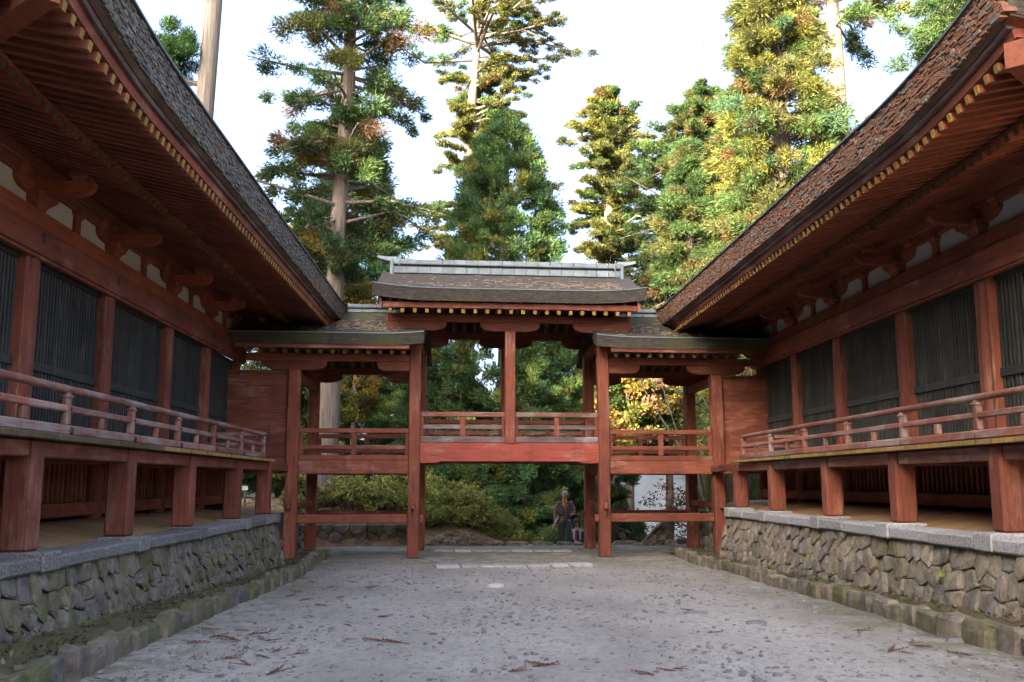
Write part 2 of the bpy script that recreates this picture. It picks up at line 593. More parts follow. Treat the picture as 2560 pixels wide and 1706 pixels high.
def gz(X, Y):
    """terrain height"""
    if Y <= 24.4:
        z = zg(Y)
        if Y > 21 and X < -3.4:
            z += 0.5 * sst(-3.4, -6, X) * sst(21.0, 25, Y)
        return z
    up = 0.02 + 0.55 * sst(24.5, 26.5, Y) + 0.55 * sst(26, 29.5, Y)
    upw = 0.56 * sst(24.55, 24.75, Y) + 0.55 * sst(25.5, 29, Y)
    left = upw * sst(-1.1, -1.7, X) + up * (1 - sst(-1.1, -1.7, X))
    left -= 0.12 * max(0, Y - 34)
    dn = 0.0 - 0.53 * max(0.0, Y - STAIR_Y - 0.1)
    if X > 4.4:
        dn = 0.0 - 0.5 * max(0.0, Y - 26.9)
    dn = max(dn, -9.0 - 0.01 * Y)
    w = sst(0.2, 1.5, X + 0.25 * (Y - 25))
    z = left * (1 - w) + dn * w
    return max(z, -14)


xs = np.concatenate([np.arange(-260, -20, 24), np.arange(-20, -8, 2), np.arange(-8, 8, 0.25), np.arange(8, 24, 2), np.arange(24, 262, 24)])
ys = np.concatenate([np.arange(-200, -12, 24), np.arange(-12, 21, 3), np.arange(21, 34, 0.25), np.arange(34, 60, 2), np.arange(60, 420, 30)])
vv, ff = [], []
for yy in ys:
    for xx in xs:
        j = 0
        if 24.8 < yy < 36 and abs(xx) < 9:
            j = (math.sin(xx * 5.1 + yy * 3.3) + math.sin(xx * 2.3 - yy * 6.1)) * 0.02
        vv.append((xx, yy, gz(xx, yy) - 0.03 + j))
nx = len(xs)
for j in range(len(ys) - 1):
    for i in range(nx - 1):
        a = j * nx + i
        ff.append((a, a + 1, a + nx + 1, a + nx))
me = bpy.data.meshes.new('ground')
me.from_pydata(vv, [], ff)
me.materials.append(MATS['forest_floor'])
me.polygons.foreach_set('use_smooth', [True] * len(ff))
struct(put('ground', me, None, (0, 0, 0)))

KL, KR = -2.69, 4.30          # kerb faces


def kl(Y):
    return KL - 0.30 * sst(15.5, 20, Y)


# sandy path as a gently uneven sheet
b = MB()
ny, nxp = 150, 44
gv = []
for j in range(ny + 1):
    Y = -14 + (25.35 + 14) * j / ny
    for i in range(nxp + 1):
        x0, x1 = kl(Y) - 0.06, KR + 0.06
        if Y > 18.5:
            x1 += 1.0 * sst(18.5, 21, Y)
        if Y > 20.5:
            x0 -= 0.6 * sst(20.5, 22, Y)
        X = x0 + (x1 - x0) * i / nxp
        gv.append((X, Y, zg(Y) + 0.008 * math.sin(X * 2.1 + Y * 1.3) * math.sin(Y * 1.7 - X) + 0.004 * math.sin(X * 7 + Y * 5)))
gf = [(j * (nxp + 1) + i, j * (nxp + 1) + i + 1, (j + 1) * (nxp + 1) + i + 1, (j + 1) * (nxp + 1) + i) for j in range(ny) for i in range(nxp)]
b.add(gv, gf)
struct(b.build('path', 'path_sand', smooth=True))


def footL(Y):
    return max(0.06, 0.41 - 0.034 * (Y - 7.5))


def footR(Y):
    return max(0.10, 0.42 - 0.026 * (Y - 8.6))


# mossy verges between kerb and retaining wall
for sgn, nm in ((-1, 'left'), (1, 'right')):
    b = MB()
    n, mcol = 110, 6
    g = []
    for j in range(n + 1):
        Y = -8 + 30 * j / n
        for i in range(mcol + 1):
            t = i / mcol
            if sgn < 0:
                X = kl(Y) - 0.10 + t * (-3.75 - kl(Y) + 0.10)
                z = (zg(Y) + 0.10) * (1 - t) + footL(Y) * t
            else:
                X = KR + 0.10 + t * (5.25 - KR - 0.10)
                z = (zg(Y) + 0.10) * (1 - t) + footR(Y) * t
            z += 0.018 * math.sin(Y * 4.3 + i * 1.7) * math.sin(Y * 9.1 + i) + 0.012 * math.sin(Y * 17 + i * 3)
            g.append((X, Y, z))
    fs = [(j * (mcol + 1) + i, j * (mcol + 1) + i + 1, (j + 1) * (mcol + 1) + i + 1, (j + 1) * (mcol + 1) + i) for j in range(n) for i in range(mcol)]
    if sgn < 0:
        fs = [tuple(reversed(f)) for f in fs]
    b.add(g, fs)
    struct(b.build('verge', 'verge_moss', smooth=True))


# ------------------------------------------------------------------ stones
def clip(poly, px, py, nxv, nyv):
    out = []
    for i in range(len(poly)):
        a, c = poly[i], poly[(i + 1) % len(poly)]
        da = (a[0] - px) * nxv + (a[1] - py) * nyv
        dc = (c[0] - px) * nxv + (c[1] - py) * nyv
        if da <= 0:
            out.append(a)
        if (da < 0 < dc) or (dc < 0 < da):
            t = da / (da - dc)
            out.append((a[0] + (c[0] - a[0]) * t, a[1] + (c[1] - a[1]) * t))
    return out


def cells(pts, bounds):
    x0, x1, y0, y1 = bounds
    res = []
    for i, p in enumerate(pts):
        poly = [(x0, y0), (x1, y0), (x1, y1), (x0, y1)]
        near = sorted(range(len(pts)), key=lambda k: (pts[k][0] - p[0]) ** 2 + (pts[k][1] - p[1]) ** 2)[1:18]
        for k in near:
            q = pts[k]
            poly = clip(poly, (p[0] + q[0]) / 2, (p[1] + q[1]) / 2, q[0] - p[0], q[1] - p[1])
            if len(poly) < 3:
                break
        if len(poly) >= 3:
            res.append(poly)
    return res


def stone_from_cell(poly, r, gap=0.008, proud=0.05, back=0.14):
    """verts (a, b, depth) and faces of one rough stone that fills a wall cell"""
    cx = sum(p[0] for p in poly) / len(poly)
    cy = sum(p[1] for p in poly) / len(poly)
    pts = []
    n = len(poly)
    for i in range(n):                                  # nick the corners
        a, c, d = poly[i - 1], poly[i], poly[(i + 1) % n]
        t1, t2 = r.uniform(0.05, 0.22), r.uniform(0.05, 0.22)
        pts.append((c[0] + (a[0] - c[0]) * t1, c[1] + (a[1] - c[1]) * t1))
        pts.append((c[0] + (d[0] - c[0]) * t2, c[1] + (d[1] - c[1]) * t2))
    n = len(pts)
    size = max(0.05, math.sqrt(sum((p[0] - cx) ** 2 + (p[1] - cy) ** 2 for p in pts) / n))
    h = r.uniform(0.4, 1.0) * proud
    d0 = r.uniform(-0.6, 0.4) * proud
    tx, ty = r.uniform(-0.12, 0.12), r.uniform(-0.16, 0.12)
    rings = []
    for sc, dep in ((1 - gap / size, -back), (1 - gap / size, -0.012), (0.94, h * 0.70), (0.70, h)):
        ring = []
        for (x, y) in pts:
            dx, dy = (x - cx) * sc, (y - cy) * sc
            e = 0.0 if dep < 0 else r.uniform(-0.008, 0.008)
            ring.append((cx + dx, cy + dy, dep + (0 if dep < -0.1 else dx * tx + dy * ty + d0) + e))
        rings.append(ring)
    vs = [p for rg in rings for p in rg] + [(cx, cy, h * 1.02 + d0 + r.uniform(-0.008, 0.012))]
    fs = []
    for k in range(3):
        for i in range(n):
            j = (i + 1) % n
            fs.append((k * n + i, k * n + j, (k + 1) * n + j, (k + 1) * n + i))
    for i in range(n):
        fs.append((3 * n + i, 3 * n + (i + 1) % n, 4 * n))
    return vs, fs


def stone_wall(parent, y0, y1, z0, z1, mapf, mat, step=(0.25, 0.195), floor=None, flip=False, seed=1, proud=0.042):
    r = random.Random(seed)
    pts = []
    rows = max(1, int(round((z1 - z0) / step[1])))
    for k in range(rows):
        z = z0 + (k + 0.5) * (z1 - z0) / rows
        y = y0 + r.uniform(0, step[0])
        while y < y1:
            w = step[0] * r.uniform(0.55, 1.5)
            pts.append((y + w / 2, z + r.uniform(-0.32, 0.32) * step[1]))
            y += w
    for poly in cells(pts, (y0, y1, z0, z1)):
        cy = sum(p[0] for p in poly) / len(poly)
        cz = sum(p[1] for p in poly) / len(poly)
        if floor and max(p[1] for p in poly) < floor(cy) - 0.01:
            continue
        vs, fs = stone_from_cell(poly, r, proud=proud)
        c = mapf(cy, cz, 0)
        mb = MB()
        mb.add([Vector(mapf(*p)) - Vector(c) for p in vs], [tuple(reversed(f)) for f in fs] if flip else fs)
        mb.build('stone', mat, parent, Vector(c) - parent.location)


def rough_block(dx, dy, dz, r, mat, name='stone', cut=0.25):
    """squarish rough-hewn stone block, its base at z=0"""
    vs, n = [], 8
    mb = MB()
    base = []
    hx, hy = dx / 2, dy / 2
    prof = [(-hx, -hy * .7), (-hx * .75, -hy), (hx * .75, -hy), (hx, -hy * .7), (hx, hy * .7), (hx * .75, hy), (-hx * .75, hy), (-hx, hy * .7)]
    for zf, sc in ((0, 1.0), (0.6, 1.0), (0.9, 0.93), (1.0, 0.8)):
        for (x, y) in prof:
            base.append((x * sc + r.uniform(-1, 1) * 0.04 * dx, y * sc + r.uniform(-1, 1) * 0.05 * dy, zf * dz + (r.uniform(-0.07, 0.07) * dz if zf else 0)))
    base.append((0, 0, dz * 1.02))
    fs = []
    for k in range(3):
        for i in range(n):
            j = (i + 1) % n
            fs.append((k * n + i, k * n + j, (k + 1) * n + j, (k + 1) * n + i))
    for i in range(n):
        fs.append((3 * n + i, 3 * n + (i + 1) % n, 4 * n))
    mb.add(base, fs)
    return mb.mesh(name, mat)


def pebble(sx, sy, sz, r, mat, name):
    mb = MB()
    n = 11
    vs = []
    ph0 = [(0.82, -0.6), (1.0, 0.0), (0.93, 0.45), (0.68, 0.82), (0.3, 0.98)]
    w = [r.uniform(0.8, 1.2) for _ in range(n)]
    for (q, z) in ph0:
        for i in range(n):
            a = 2 * PI * i / n
            e = w[i] * r.uniform(0.96, 1.04)
            vs.append((sx * q * e * math.cos(a), sy * q * e * math.sin(a), sz * z * r.uniform(0.93, 1.07)))
    vs.append((0, 0, sz * 1.0))
    m = len(ph0)
    fs = [(k * n + i, k * n + (i + 1) % n, (k + 1) * n + (i + 1) % n, (k + 1) * n + i) for k in range(m - 1) for i in range(n)]
    fs += [((m - 1) * n + i, (m - 1) * n + (i + 1) % n, m * n) for i in range(n)]
    mb.add(vs, fs)
    return mb.mesh(name, mat, True)


def batter_left(a, z, d):
    return (-3.62 + 0.16 * max(0, (0.87 - z) / 0.7) + d, a, z)


def batter_right(a, z, d):
    return (5.02 - 0.16 * max(0, (0.95 - z) / 0.7) - d, a, z)


VL = [8.50, 10.85, 13.20, 15.87, 18.20, 20.55]
VR = [9.28, 11.60, 13.90, 16.46, 18.70, 21.05]
HALLS = [dict(sg=1, Xw=-5.02, V=VL, post=1.02, face=1.32, name='left'), dict(sg=-1, Xw=6.45, V=VR, post=1.12, face=1.35, name='right')]

for H in HALLS:
    sg, V = H['sg'], H['V']
    left = sg > 0
    r = random.Random(31 if left else 47)
    xf = -3.62 if left else 5.02
    rt = empty('stone_retaining_wall', (xf, V[2], 0),
               'mossy dark rubble retaining wall with granite coping under the darker shaded hall' if left else
               'brown rubble retaining wall with pale granite coping under the hall with pinker railings', 'stone wall', 'retaining walls below the two halls')
    ctop = H['post'] - 0.02
    cbot = 0.865 if left else 0.95
    yend = V[4] + 0.20
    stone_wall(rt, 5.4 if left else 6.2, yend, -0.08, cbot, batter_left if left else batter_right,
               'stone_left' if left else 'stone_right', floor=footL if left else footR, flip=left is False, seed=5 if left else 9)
    # return at the far end and the set-back length behind the covered bridge
    mr = (lambda a, z, d: (xf - sg * a, yend - 0.06 + d, z))
    stone_wall(rt, -0.02, 0.62, -0.05, cbot, mr, 'stone_left' if left else 'stone_right', flip=left, seed=71)
    ms = (lambda a, z, d: (xf - sg * 0.55 + sg * (0.10 * (0.9 - z) + d), a, z))
    stone_wall(rt, yend, 23.9 if left else 24.6, -0.05, 0.93, ms, 'stone_left' if left else 'stone_right', flip=not left, seed=77)
    # coping: pad stone under each post, long stones between
    ends = [V[0] - 1.40] + V[:5]
    for i, y in enumerate(ends):
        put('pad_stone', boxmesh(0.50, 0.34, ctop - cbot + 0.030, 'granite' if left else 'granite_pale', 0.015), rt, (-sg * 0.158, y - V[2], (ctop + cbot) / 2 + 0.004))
        if i < len(ends) - 1:
            a, c = y + 0.17, ends[i + 1] - 0.17
            mid = a + (c - a) * r.uniform(0.42, 0.58)
            for (p, q) in ((a, mid), (mid, c)):
                if q - p > 0.1:
                    o = put('coping_stone', boxmesh(0.44, round(q - p - 0.012, 3), ctop - cbot - 0.012, 'granite' if left else 'granite_pale', 0.02), rt,
                            (-sg * 0.14 + r.uniform(-0.01, 0.01), (p + q) / 2 - V[2], (ctop + cbot) / 2 - 0.012))
                    o.rotation_euler = (r.uniform(-0.008, 0.008), r.uniform(-0.03, 0.03), 0)
    # earth core and the lime-plaster mound under the verandah
    core = MB()
    core.box(-0.22 if left else 0.14, -0.14 if left else 0.22, 5.5 - V[2], yend - 0.1 - V[2], -0.1, cbot - 0.02)
    core.box(-2.4 if left else 0.62, -0.62 if left else 2.4, yend - 0.1 - V[2], 24 - V[2], -0.1, 0.9)
    core.build('core', 'forest_floor', rt)
    md = MB()
    prof = [(0.33, ctop - 0.02), (0.55, ctop + 0.03), (0.85, ctop + 0.09), (1.15, ctop + 0.12), (1.6, ctop + 0.13), (8, ctop + 0.13)]
    nn = len(prof)
    seg = 24
    gv = []
    for j in range(seg + 1):
        y = 5.6 + (V[5] + 2.4 - 5.6) * j / seg
        for (d, z) in prof:
            e = 0.55 * sst(yend - 0.3, yend, y)
            gv.append((-sg * (d + e), y - V[2], z - 0.1 * e))
    fs = [(j * nn + i, j * nn + i + 1, (j + 1) * nn + i + 1, (j + 1) * nn + i) for j in range(seg) for i in range(nn - 1)]
    md.add(gv, fs if not left else [tuple(reversed(f)) for f in fs])
    md.build('plaster_mound', 'mound', rt, smooth=True)
    # kerb
    kx = KL if left else KR
    kr = empty('stone_kerb', (kx, 12, 0), 'row of small mossy kerb stones along the shaded dark hall' if left else
               'row of larger uneven kerb stones along the hall with pinker railings', 'kerb', 'kerbs along the sandy path')
    y = 5.0
    while y < 20.6:
        L = r.uniform(0.17, 0.42) if left else r.uniform(0.22, 0.5)
        h = r.uniform(0.13, 0.19)
        x = (kl(y) if left else kx + 0.06 * math.sin(y * 1.3))
        o = put('kerb_stone', rough_block(r.uniform(0.14, 0.22), L * 0.97, h + 0.06, r, 'kerb_left' if left else 'kerb_right', 'kerb_stone'), kr,
                (x - sg * 0.09 - kx + r.uniform(-0.02, 0.02), y + L / 2 - 12, zg(y) - 0.05))
        o.rotation_euler = (r.uniform(-.06, .06), r.uniform(-.06, .06), r.uniform(-.08, .08))
        y += L + (0.01 if r.random() < 0.8 else 0.07)


# ------------------------------------------------------------------ temple halls
def lift(d):
    """upward sweep of the eave near a corner (d = distance from the eave corner)"""
    return 0.25 * max(0.0, 1 - d / 2.5) ** 2


def octa(name, parent, loc, rx, rz):
    mb = MB()
    n = 10
    vs = [(0.022, 0, 0)] + [(0.012, math.cos(2 * PI * i / n) * rx, math.sin(2 * PI * i / n) * rz) for i in range(n)] + [(0, math.cos(2 * PI * i / n) * rx * 1.15, math.sin(2 * PI * i / n) * rz * 1.15) for i in range(n)]
    fs = [(0, 1 + i, 1 + (i + 1) % n) for i in range(n)] + [(1 + i, 1 + n + i, 1 + n + (i + 1) % n, 1 + (i + 1) % n) for i in range(n)]
    mb.add(vs, fs)
    return mb.build(name, 'black_metal', parent, loc, True)


def cyl(name, parent, loc, r, h, mat, n=20, rt=None):
    key = ('cyl', round(r, 4), round(h, 4), mat, n, rt)
    if key not in BOX:
        mb = MB()
        rr = rt or r
        mb.tube([(0, 0, 0), (0, 0, 0.015), (0, 0, h * 0.5), (0, 0, h - 0.04), (0, 0, h)], [r - 0.008, r, r, rr, rr - 0.015], n)
        me = mb.mesh(name, mat)
        me.polygons.foreach_set('use_smooth', [len(p.vertices) == 4 for p in me.polygons])
        BOX[key] = me
    return put(name, BOX[key], parent, loc)


def boat_arm(L, h, t, mat, axis='y'):
    """boat-shaped bracket arm: flat top, curved-up ends below"""
    key = ('boat', L, h, t, mat, axis)
    if key in BOX:
        return BOX[key]
    prof = [(-L / 2, h / 2), (-L / 2, h * 0.05), (-L * 0.46, -h * 0.22), (-L * 0.38, -h * 0.42), (-L * 0.26, -h / 2), (L * 0.26, -h / 2), (L * 0.38, -h * 0.42), (L * 0.46, -h * 0.22), (L / 2, h * 0.05), (L / 2, h / 2)]
    n = len(prof)
    vs = []
    for s in (-1, 1):
        for (a, z) in prof:
            vs.append((s * t / 2, a, z) if axis == 'y' else (a, -s * t / 2, z))
    fs = [tuple(range(n)), tuple(reversed(range(n, 2 * n)))]
    for i in range(n):
        j = (i + 1) % n
        fs.append((j, i, i + n, j + n))
    mb = MB()
    mb.add(vs, [tuple(reversed(f)) for f in fs])
    BOX[key] = mb.mesh('bracket_arm', mat)
    return BOX[key]


def block_mesh(w, h, mat):
    """bearing block: square top, narrowed foot"""
    key = ('blk', w, h, mat)
    if key in BOX:
        return BOX[key]
    mb = MB()
    rows = [(0.66, 0), (0.72, 0.18), (0.86, 0.36), (1.0, 0.45), (1.0, 1.0)]
    vs = []
    for s, z in rows:
        a = w / 2 * s
        vs += [(-a, -a, z * h), (a, -a, z * h), (a, a, z * h), (-a, a, z * h)]
    fs = [(3, 2, 1, 0), (16, 17, 18, 19)]
    for k in range(4):
        for i in range(4):
            j = (i + 1) % 4
            fs.append((k * 4 + i, k * 4 + j, k * 4 + 4 + j, k * 4 + 4 + i))
    mb.add(vs, fs)
    BOX[key] = mb.mesh('bearing_block', mat)
    return BOX[key]


U_TIP, U_KI, U_FAS = 1.98, 1.11, 2.17


def zfly(u):
    return 4.87 + 0.22 * (U_TIP - u)


def zbase(u):
    return 5.265 - 0.30 * u


for H in HALLS:
    sg, Xw, V, face = H['sg'], H['Xw'], H['V'], H['face']
    left = sg > 0
    r = random.Random(131 if left else 147)
    root = empty('temple_hall', (Xw, V[0], 0),
                 'dark shaded red temple hall with worn brown verandah railings and grey shingled eave edge' if left else
                 'red temple hall with paler pink verandah railings and rust coloured shingled eave edge', 'temple', 'twin temple halls')
    Y0, Y1 = V[0], V[5]

    def hb(name, u0, u1, y0, y1, z0, z1, mat, ch=0.012, endmat=None, parent=root):
        return box(name, parent, sg * u0, sg * u1, y0 - Y0, y1 - Y0, z0, z1, mat, ch, endmat)
    fl = 2.02
    base = H['post']
    # pillars run down past the floor to their footing
    for y in V:
        cyl('pillar', root, (0, y - Y0, base + 0.10), 0.122, 4.14 - base - 0.10, 'red_z', 22)
    # bays
    for i in range(5):
        a, c = V[i] + 0.122, V[i + 1] - 0.122
        for (p, q) in ((a - 0.02, a + 0.05), (c - 0.05, c + 0.02)):
            hb('door_jamb', -0.05, 0.085, p, q, fl, 4.14, 'red_z')
        hb('threshold', -0.06, 0.10, a, c, fl, fl + 0.09, 'red_y')
        d = hb('lattice_door', -0.16, -0.10, a + 0.05, c - 0.05, fl + 0.09, 4.14, 'lattice_back', 0.004)
        n = int(round((c - a - 0.1) / 0.085))
        for k in range(n):
            y = a + 0.05 + (k + 0.5) * (c - a - 0.1) / n
            put('slat', boxmesh(0.05, 0.034, 2.02, 'lattice', 0.004), d, (sg * 0.095, y - (a + c) / 2, 0.0))
        for (z0, z1) in ((2.87, 2.975), (2.11, 2.19), (4.06, 4.13)):
            hb('rail_band', -0.062, 0.012, a + 0.055, c - 0.055, z0, z1, 'lattice', 0.004, parent=root)
    # long lintels
    hb('lower_lintel', 0.05, 0.175, Y0 - 0.3, Y1 + 0.3, 4.14, 4.445, 'red_y', 0.012)
    hb('lintel_moulding', 0.06, 0.150, Y0 - 0.28, Y1 + 0.28, 4.10, 4.139, 'red_y')
    hb('upper_lintel', -0.12, 0.125, Y0 - 0.35, Y1 + 0.35, 4.447, 4.66, 'soffit_red_y')
    for y in V:
        octa('nail_cover', root, (sg * 0.172, y - Y0, 4.335), sg * 0.045, 0.06)
    # plaster frieze, struts and brackets
    for i in range(5):
        a, c = V[i], V[i + 1]
        m = (a + c) / 2
        for (p, q) in ((a + 0.10, m - 0.075), (m + 0.075, c - 0.10)):
            hb('plaster_panel', -0.06, 0.02, p, q, 4.66, 4.965, 'plaster', 0.003)
        st = hb('strut', -0.05, 0.07, m - 0.075, m + 0.075, 4.66, 4.89, 'soffit_red_z')
        put('bearing_block', block_mesh(0.23, 0.10, 'soffit_red_z'), st, (0, 0, 0.105))
    for y in V:
        bs = put('bracket_set', block_mesh(0.36, 0.20, 'soffit_red_z'), root, (0, y - Y0, 4.662))
        put('bracket_arm', boat_arm(1.06, 0.17, 0.13, 'soffit_red_y'), bs, (sg * 0.02, 0, 0.235))
        put('projecting_arm', boat_arm(1.10, 0.17, 0.12, 'soffit_red_x', 'x'), bs, (sg * 0.16, 0, 0.243))
        for dy in (-0.42, 0, 0.42):
            put('bearing_block', block_mesh(0.20, 0.11, 'soffit_red_z'), bs, (sg * 0.02, dy, 0.322))
        put('bearing_block', block_mesh(0.20, 0.11, 'soffit_red_z'), bs, (sg * 0.55, 0, 0.330))
    hb('frieze_beam', -0.08, 0.075, Y0 - 0.4, Y1 + 0.4, 4.966, 5.10, 'soffit_red_y')
    hb('wall_plate', -0.09, 0.10, Y0 - 0.5, Y1 + 0.5, 5.102, 5.262, 'soffit_red_y')
    # rafters
    ylo, yhi = Y0 - U_TIP, Y1 + U_TIP
    nraf = int(round((yhi - ylo) / 0.168))

    def rafter(name, u0, z0, u1, z1, y, w, h, mat, endmat):
        dx, dz = sg * (u1 - u0), z1 - z0
        L = math.hypot(dx, dz)
        L = round(L, 3)
        o = put(name, boxmesh(L, w, h, mat, 0.006), root, (sg * (u0 + u1) / 2, y - Y0, (z0 + z1) / 2 + h / 2), (0, math.atan2(-dz, dx), 0))
        put('painted_end', boxmesh(0.008, w - 0.004, h - 0.004, endmat, 0.002), o, (L / 2 + 0.002, 0, 0))
        return o
    for k in range(1, nraf):
        y = ylo + (yhi - ylo) * k / nraf
        d = min(y - ylo, yhi - y)
        zl = lift(d)
        hip = max(0, U_TIP - d)               # rafter starts at the hip rafter
        if hip < U_KI - 0.1:
            u0 = max(-0.05, hip)
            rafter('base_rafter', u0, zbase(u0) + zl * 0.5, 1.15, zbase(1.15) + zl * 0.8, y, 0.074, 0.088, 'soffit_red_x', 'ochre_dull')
        u0 = max(0.80, hip)
        if U_TIP - u0 > 0.08:
            rafter('flying_rafter', u0, zfly(u0) + zl * 0.9, U_TIP, zfly(U_TIP) + zl, y, 0.072, 0.086, 'soffit_red_x', 'ochre')
    # a few rafters of the side eave beyond the near hip, running along the path
    for k in range(1, 26):
        u = U_TIP - 0.168 * k
        d = U_TIP - u
        zl = lift(d)
        v0 = max(0.8, u) if u > 0 else 0.8
        if U_TIP - v0 < 0.1:
            continue
        L = round(U_TIP - v0, 3)
        o = put('side_rafter', boxmesh(L, 0.072, 0.086, 'soffit_red_y', 0.006), root, (sg * u, -(U_TIP + v0) / 2, zfly((U_TIP + v0) / 2) + zl + 0.043), (0, math.atan(0.22), -PI / 2))
        put('painted_end', boxmesh(0.008, 0.068, 0.082, 'ochre', 0.002), o, (L / 2 + 0.002, 0, 0))
    # hip rafters
    for (yc, sy) in ((Y0, -1), (Y1, 1)):
        p0 = Vector((0, yc - Y0, 5.22))
        p1 = Vector((sg * (U_TIP + 0.05), yc - Y0 + sy * (U_TIP + 0.05), zfly(U_TIP) + 0.20))
        dv = p1 - p0
        mb = MB()
        dn = Vector((dv.x, dv.y, 0)).normalized()
        sd = Vector((-dn.y, dn.x, 0)) * 0.09
        up = Vector((0, 0, 0.22))
        q = [p0 - sd, p0 + sd, p1 + sd, p1 - sd]
        lo = [p - up * 0.55 for p in q]
        hi = [p + up * 0.45 for p in q]
        mb.add(lo + hi, [(0, 3, 2, 1), (4, 5, 6, 7), (0, 1, 5, 4), (1, 2, 6, 5), (2, 3, 7, 6), (3, 0, 4, 7)])
        mb.build('hip_rafter', 'soffit_red_y', root)

    # strips and surfaces swept along the front eave: profile is a list of (u, z)
    def sweep(name, prof, mat, gain=1.0, closed=True, ext=0.0, n=64):
        mb = MB()
        m = len(prof)
        gv = []
        for j in range(n + 1):
            t = j / n
            yy = ylo - ext + (yhi - ylo + 2 * ext) * t
            d = min(yy - ylo, yhi - yy)
            for (u, z) in prof:
                # mitre towards the corners
                dd = d + ext if d < 1 else 9
                gv.append((sg * u, yy - Y0, z + lift(max(d, 0)) * gain))
        rng = m if closed else m - 1
        fs = [(j * m + i, (j + 1) * m + i, (j + 1) * m + (i + 1) % m, j * m + (i + 1) % m) for j in range(n) for i in range(rng)]
        if closed:
            fs += [tuple(range(m)), tuple(n * m + i for i in reversed(range(m)))]
        mb.add(gv, fs if sg < 0 else [tuple(reversed(f)) for f in fs])
        return mb.build(name, mat, root)
    zk = zbase(U_KI) + 0.09
    sweep('tier_board', [(1.05, zk), (1.15, zk - 0.03), (1.15, zk + 0.02), (1.05, zk + 0.05)], 'soffit_red_y', 0.85)
    zt = zfly(U_TIP) + 0.088
    sweep('eave_board', [(1.86, zt + 0.028), (2.005, zt), (2.02, zt + 0.085), (1.88, zt + 0.11)], 'red_y', 1.0)
    sweep('eave_batten', [(1.96, zt + 0.100), (2.06, zt + 0.085), (2.075, zt + 0.115), (1.96, zt + 0.15)], 'grey_timber_y', 1.0)
    sweep('under_shingle', [(1.98, zt + 0.14), (2.09, zt + 0.118), (2.16, zt + 0.16), (2.05, zt + 0.28)], 'plank', 1.0, n=64)
    # boards closing the soffit above the rafters, all four sides (a shallow ring)
    cx, cyv = -sg * (V[5] - V[0]) / 2, (V[5] - V[0]) / 2
    half = (V[5] - V[0]) / 2

    def ring_surface(name, prof, mat, seg=26, gain=None, smooth=False, flip=False):
        """prof: (u, z, gain); square rings around the hall"""
        mb = MB()
        rings = []
        for (u, z, gn) in prof:
            hh = half + u
            ring = []
            for side in range(4):
                for s in range(seg):
                    t = -1 + 2 * s / seg
                    dcorner = (1 - abs(t)) * (half + U_TIP)
                    zz = z + lift(dcorner) * gn
                    a, c = hh, t * hh
                    pos = [(a, c), (-c, a), (-a, -c), (c, -a)][side]
                    ring.append((cx + pos[0], cyv + pos[1], zz))
            rings.append(ring)
        m = 4 * seg
        vs = [p for rg in rings for p in rg]
        fs = []
        for k in range(len(rings) - 1):
            for i in range(m):
                j = (i + 1) % m
                f = (k * m + i, k * m + j, (k + 1) * m + j, (k + 1) * m + i)
                fs.append(tuple(reversed(f)) if flip else f)
        mb.add(vs, fs)
        return mb.build(name, mat, root, smooth=smooth)
    ring_surface('soffit_board', [(-0.05, zbase(-0.05) + 0.10, 0.5), (1.10, zbase(1.10) + 0.105, 0.85), (1.101, zfly(1.10) + 0.10, 0.9), (2.0, zfly(2.0) + 0.10, 1.0)], 'soffit_gap_shade', flip=True)
    ring_surface('eave_lining', [(1.965, zt - 0.005, 1.0), (1.975, zt + 0.10, 1.0), (2.11, 5.12, 1.0)], 'soffit_red_x', flip=True)
    # roof with a swept, slightly hollow slope rising to the finial
    prof = [(2.10, 5.10, 1.0), (2.15, 5.46, 1.0)]
    for k in range(1, 13):
        t = k / 12
        u = U_FAS - (U_FAS + half - 0.05) * t
        s = U_FAS - u
        prof.append((u, 5.485 + s * 0.40 + s * s * 0.027, (1 - t) ** 2))
    ring_surface('roof', prof, 'bark_roof', smooth=False)
    # drip strip along the top of the eave edge
    sweep('drip_edge', [(2.06, 5.475), (U_FAS + 0.045, 5.462), (U_FAS + 0.045, 5.484), (2.06, 5.51)], 'dark_metal', 1.0, ext=0.15)
    # the stacked shingle ends of the eave edge: hundreds of short pieces, joined
    mb = MB()
    rows = 13
    zb0, zb1 = 5.10, 5.46
    for k in range(rows):
        z0 = zb0 + (zb1 - zb0) * k / rows
        z1 = zb0 + (zb1 - zb0) * (k + 1) / rows - 0.003
        y = ylo - 0.15 + r.uniform(0, 0.1)
        while y < yhi + 0.15:
            L = r.uniform(0.035, 0.12)
            dl = lift(max(0, min(y - ylo, yhi - y)))
            tone = r.random()
            if left:
                nearness = (y - ylo) / (yhi - ylo)
                pr = 0.04 + 0.45 * nearness ** 2
            else:
                pr = 0.78
            if r.random() < pr:
                cl = (0.14 + 0.07 * tone, 0.070 + 0.034 * tone, 0.042 + 0.02 * tone)
            elif r.random() < 0.55:
                cl = (0.112 + 0.05 * tone, 0.110 + 0.048 * tone, 0.088 + 0.04 * tone)
            else:
                cl = (0.08 + 0.04 * tone, 0.076 + 0.036 * tone, 0.062 + 0.03 * tone)
            if r.random() < 0.03:
                cl = (0.20, 0.19, 0.18)
            uo = U_FAS + 0.02 * (k / rows) + r.uniform(-0.012, 0.008)
            x0, x1 = sorted((sg * 2.05, sg * uo))
            mb.box(x0, x1, y - Y0, y + L - 0.004 - Y0, z0 + dl, z1 + dl, 0, cl)
            y += L
    o = mb.build('shingle_edge', 'shingle_edge', root)
    o['kind'] = 'stuff'
    # closed walls on the three far sides and a ceiling so no daylight leaks through
    wl = MB()
    wl.box(-2 * half, -0.3, -0.05, 0.05, base, 5.3)
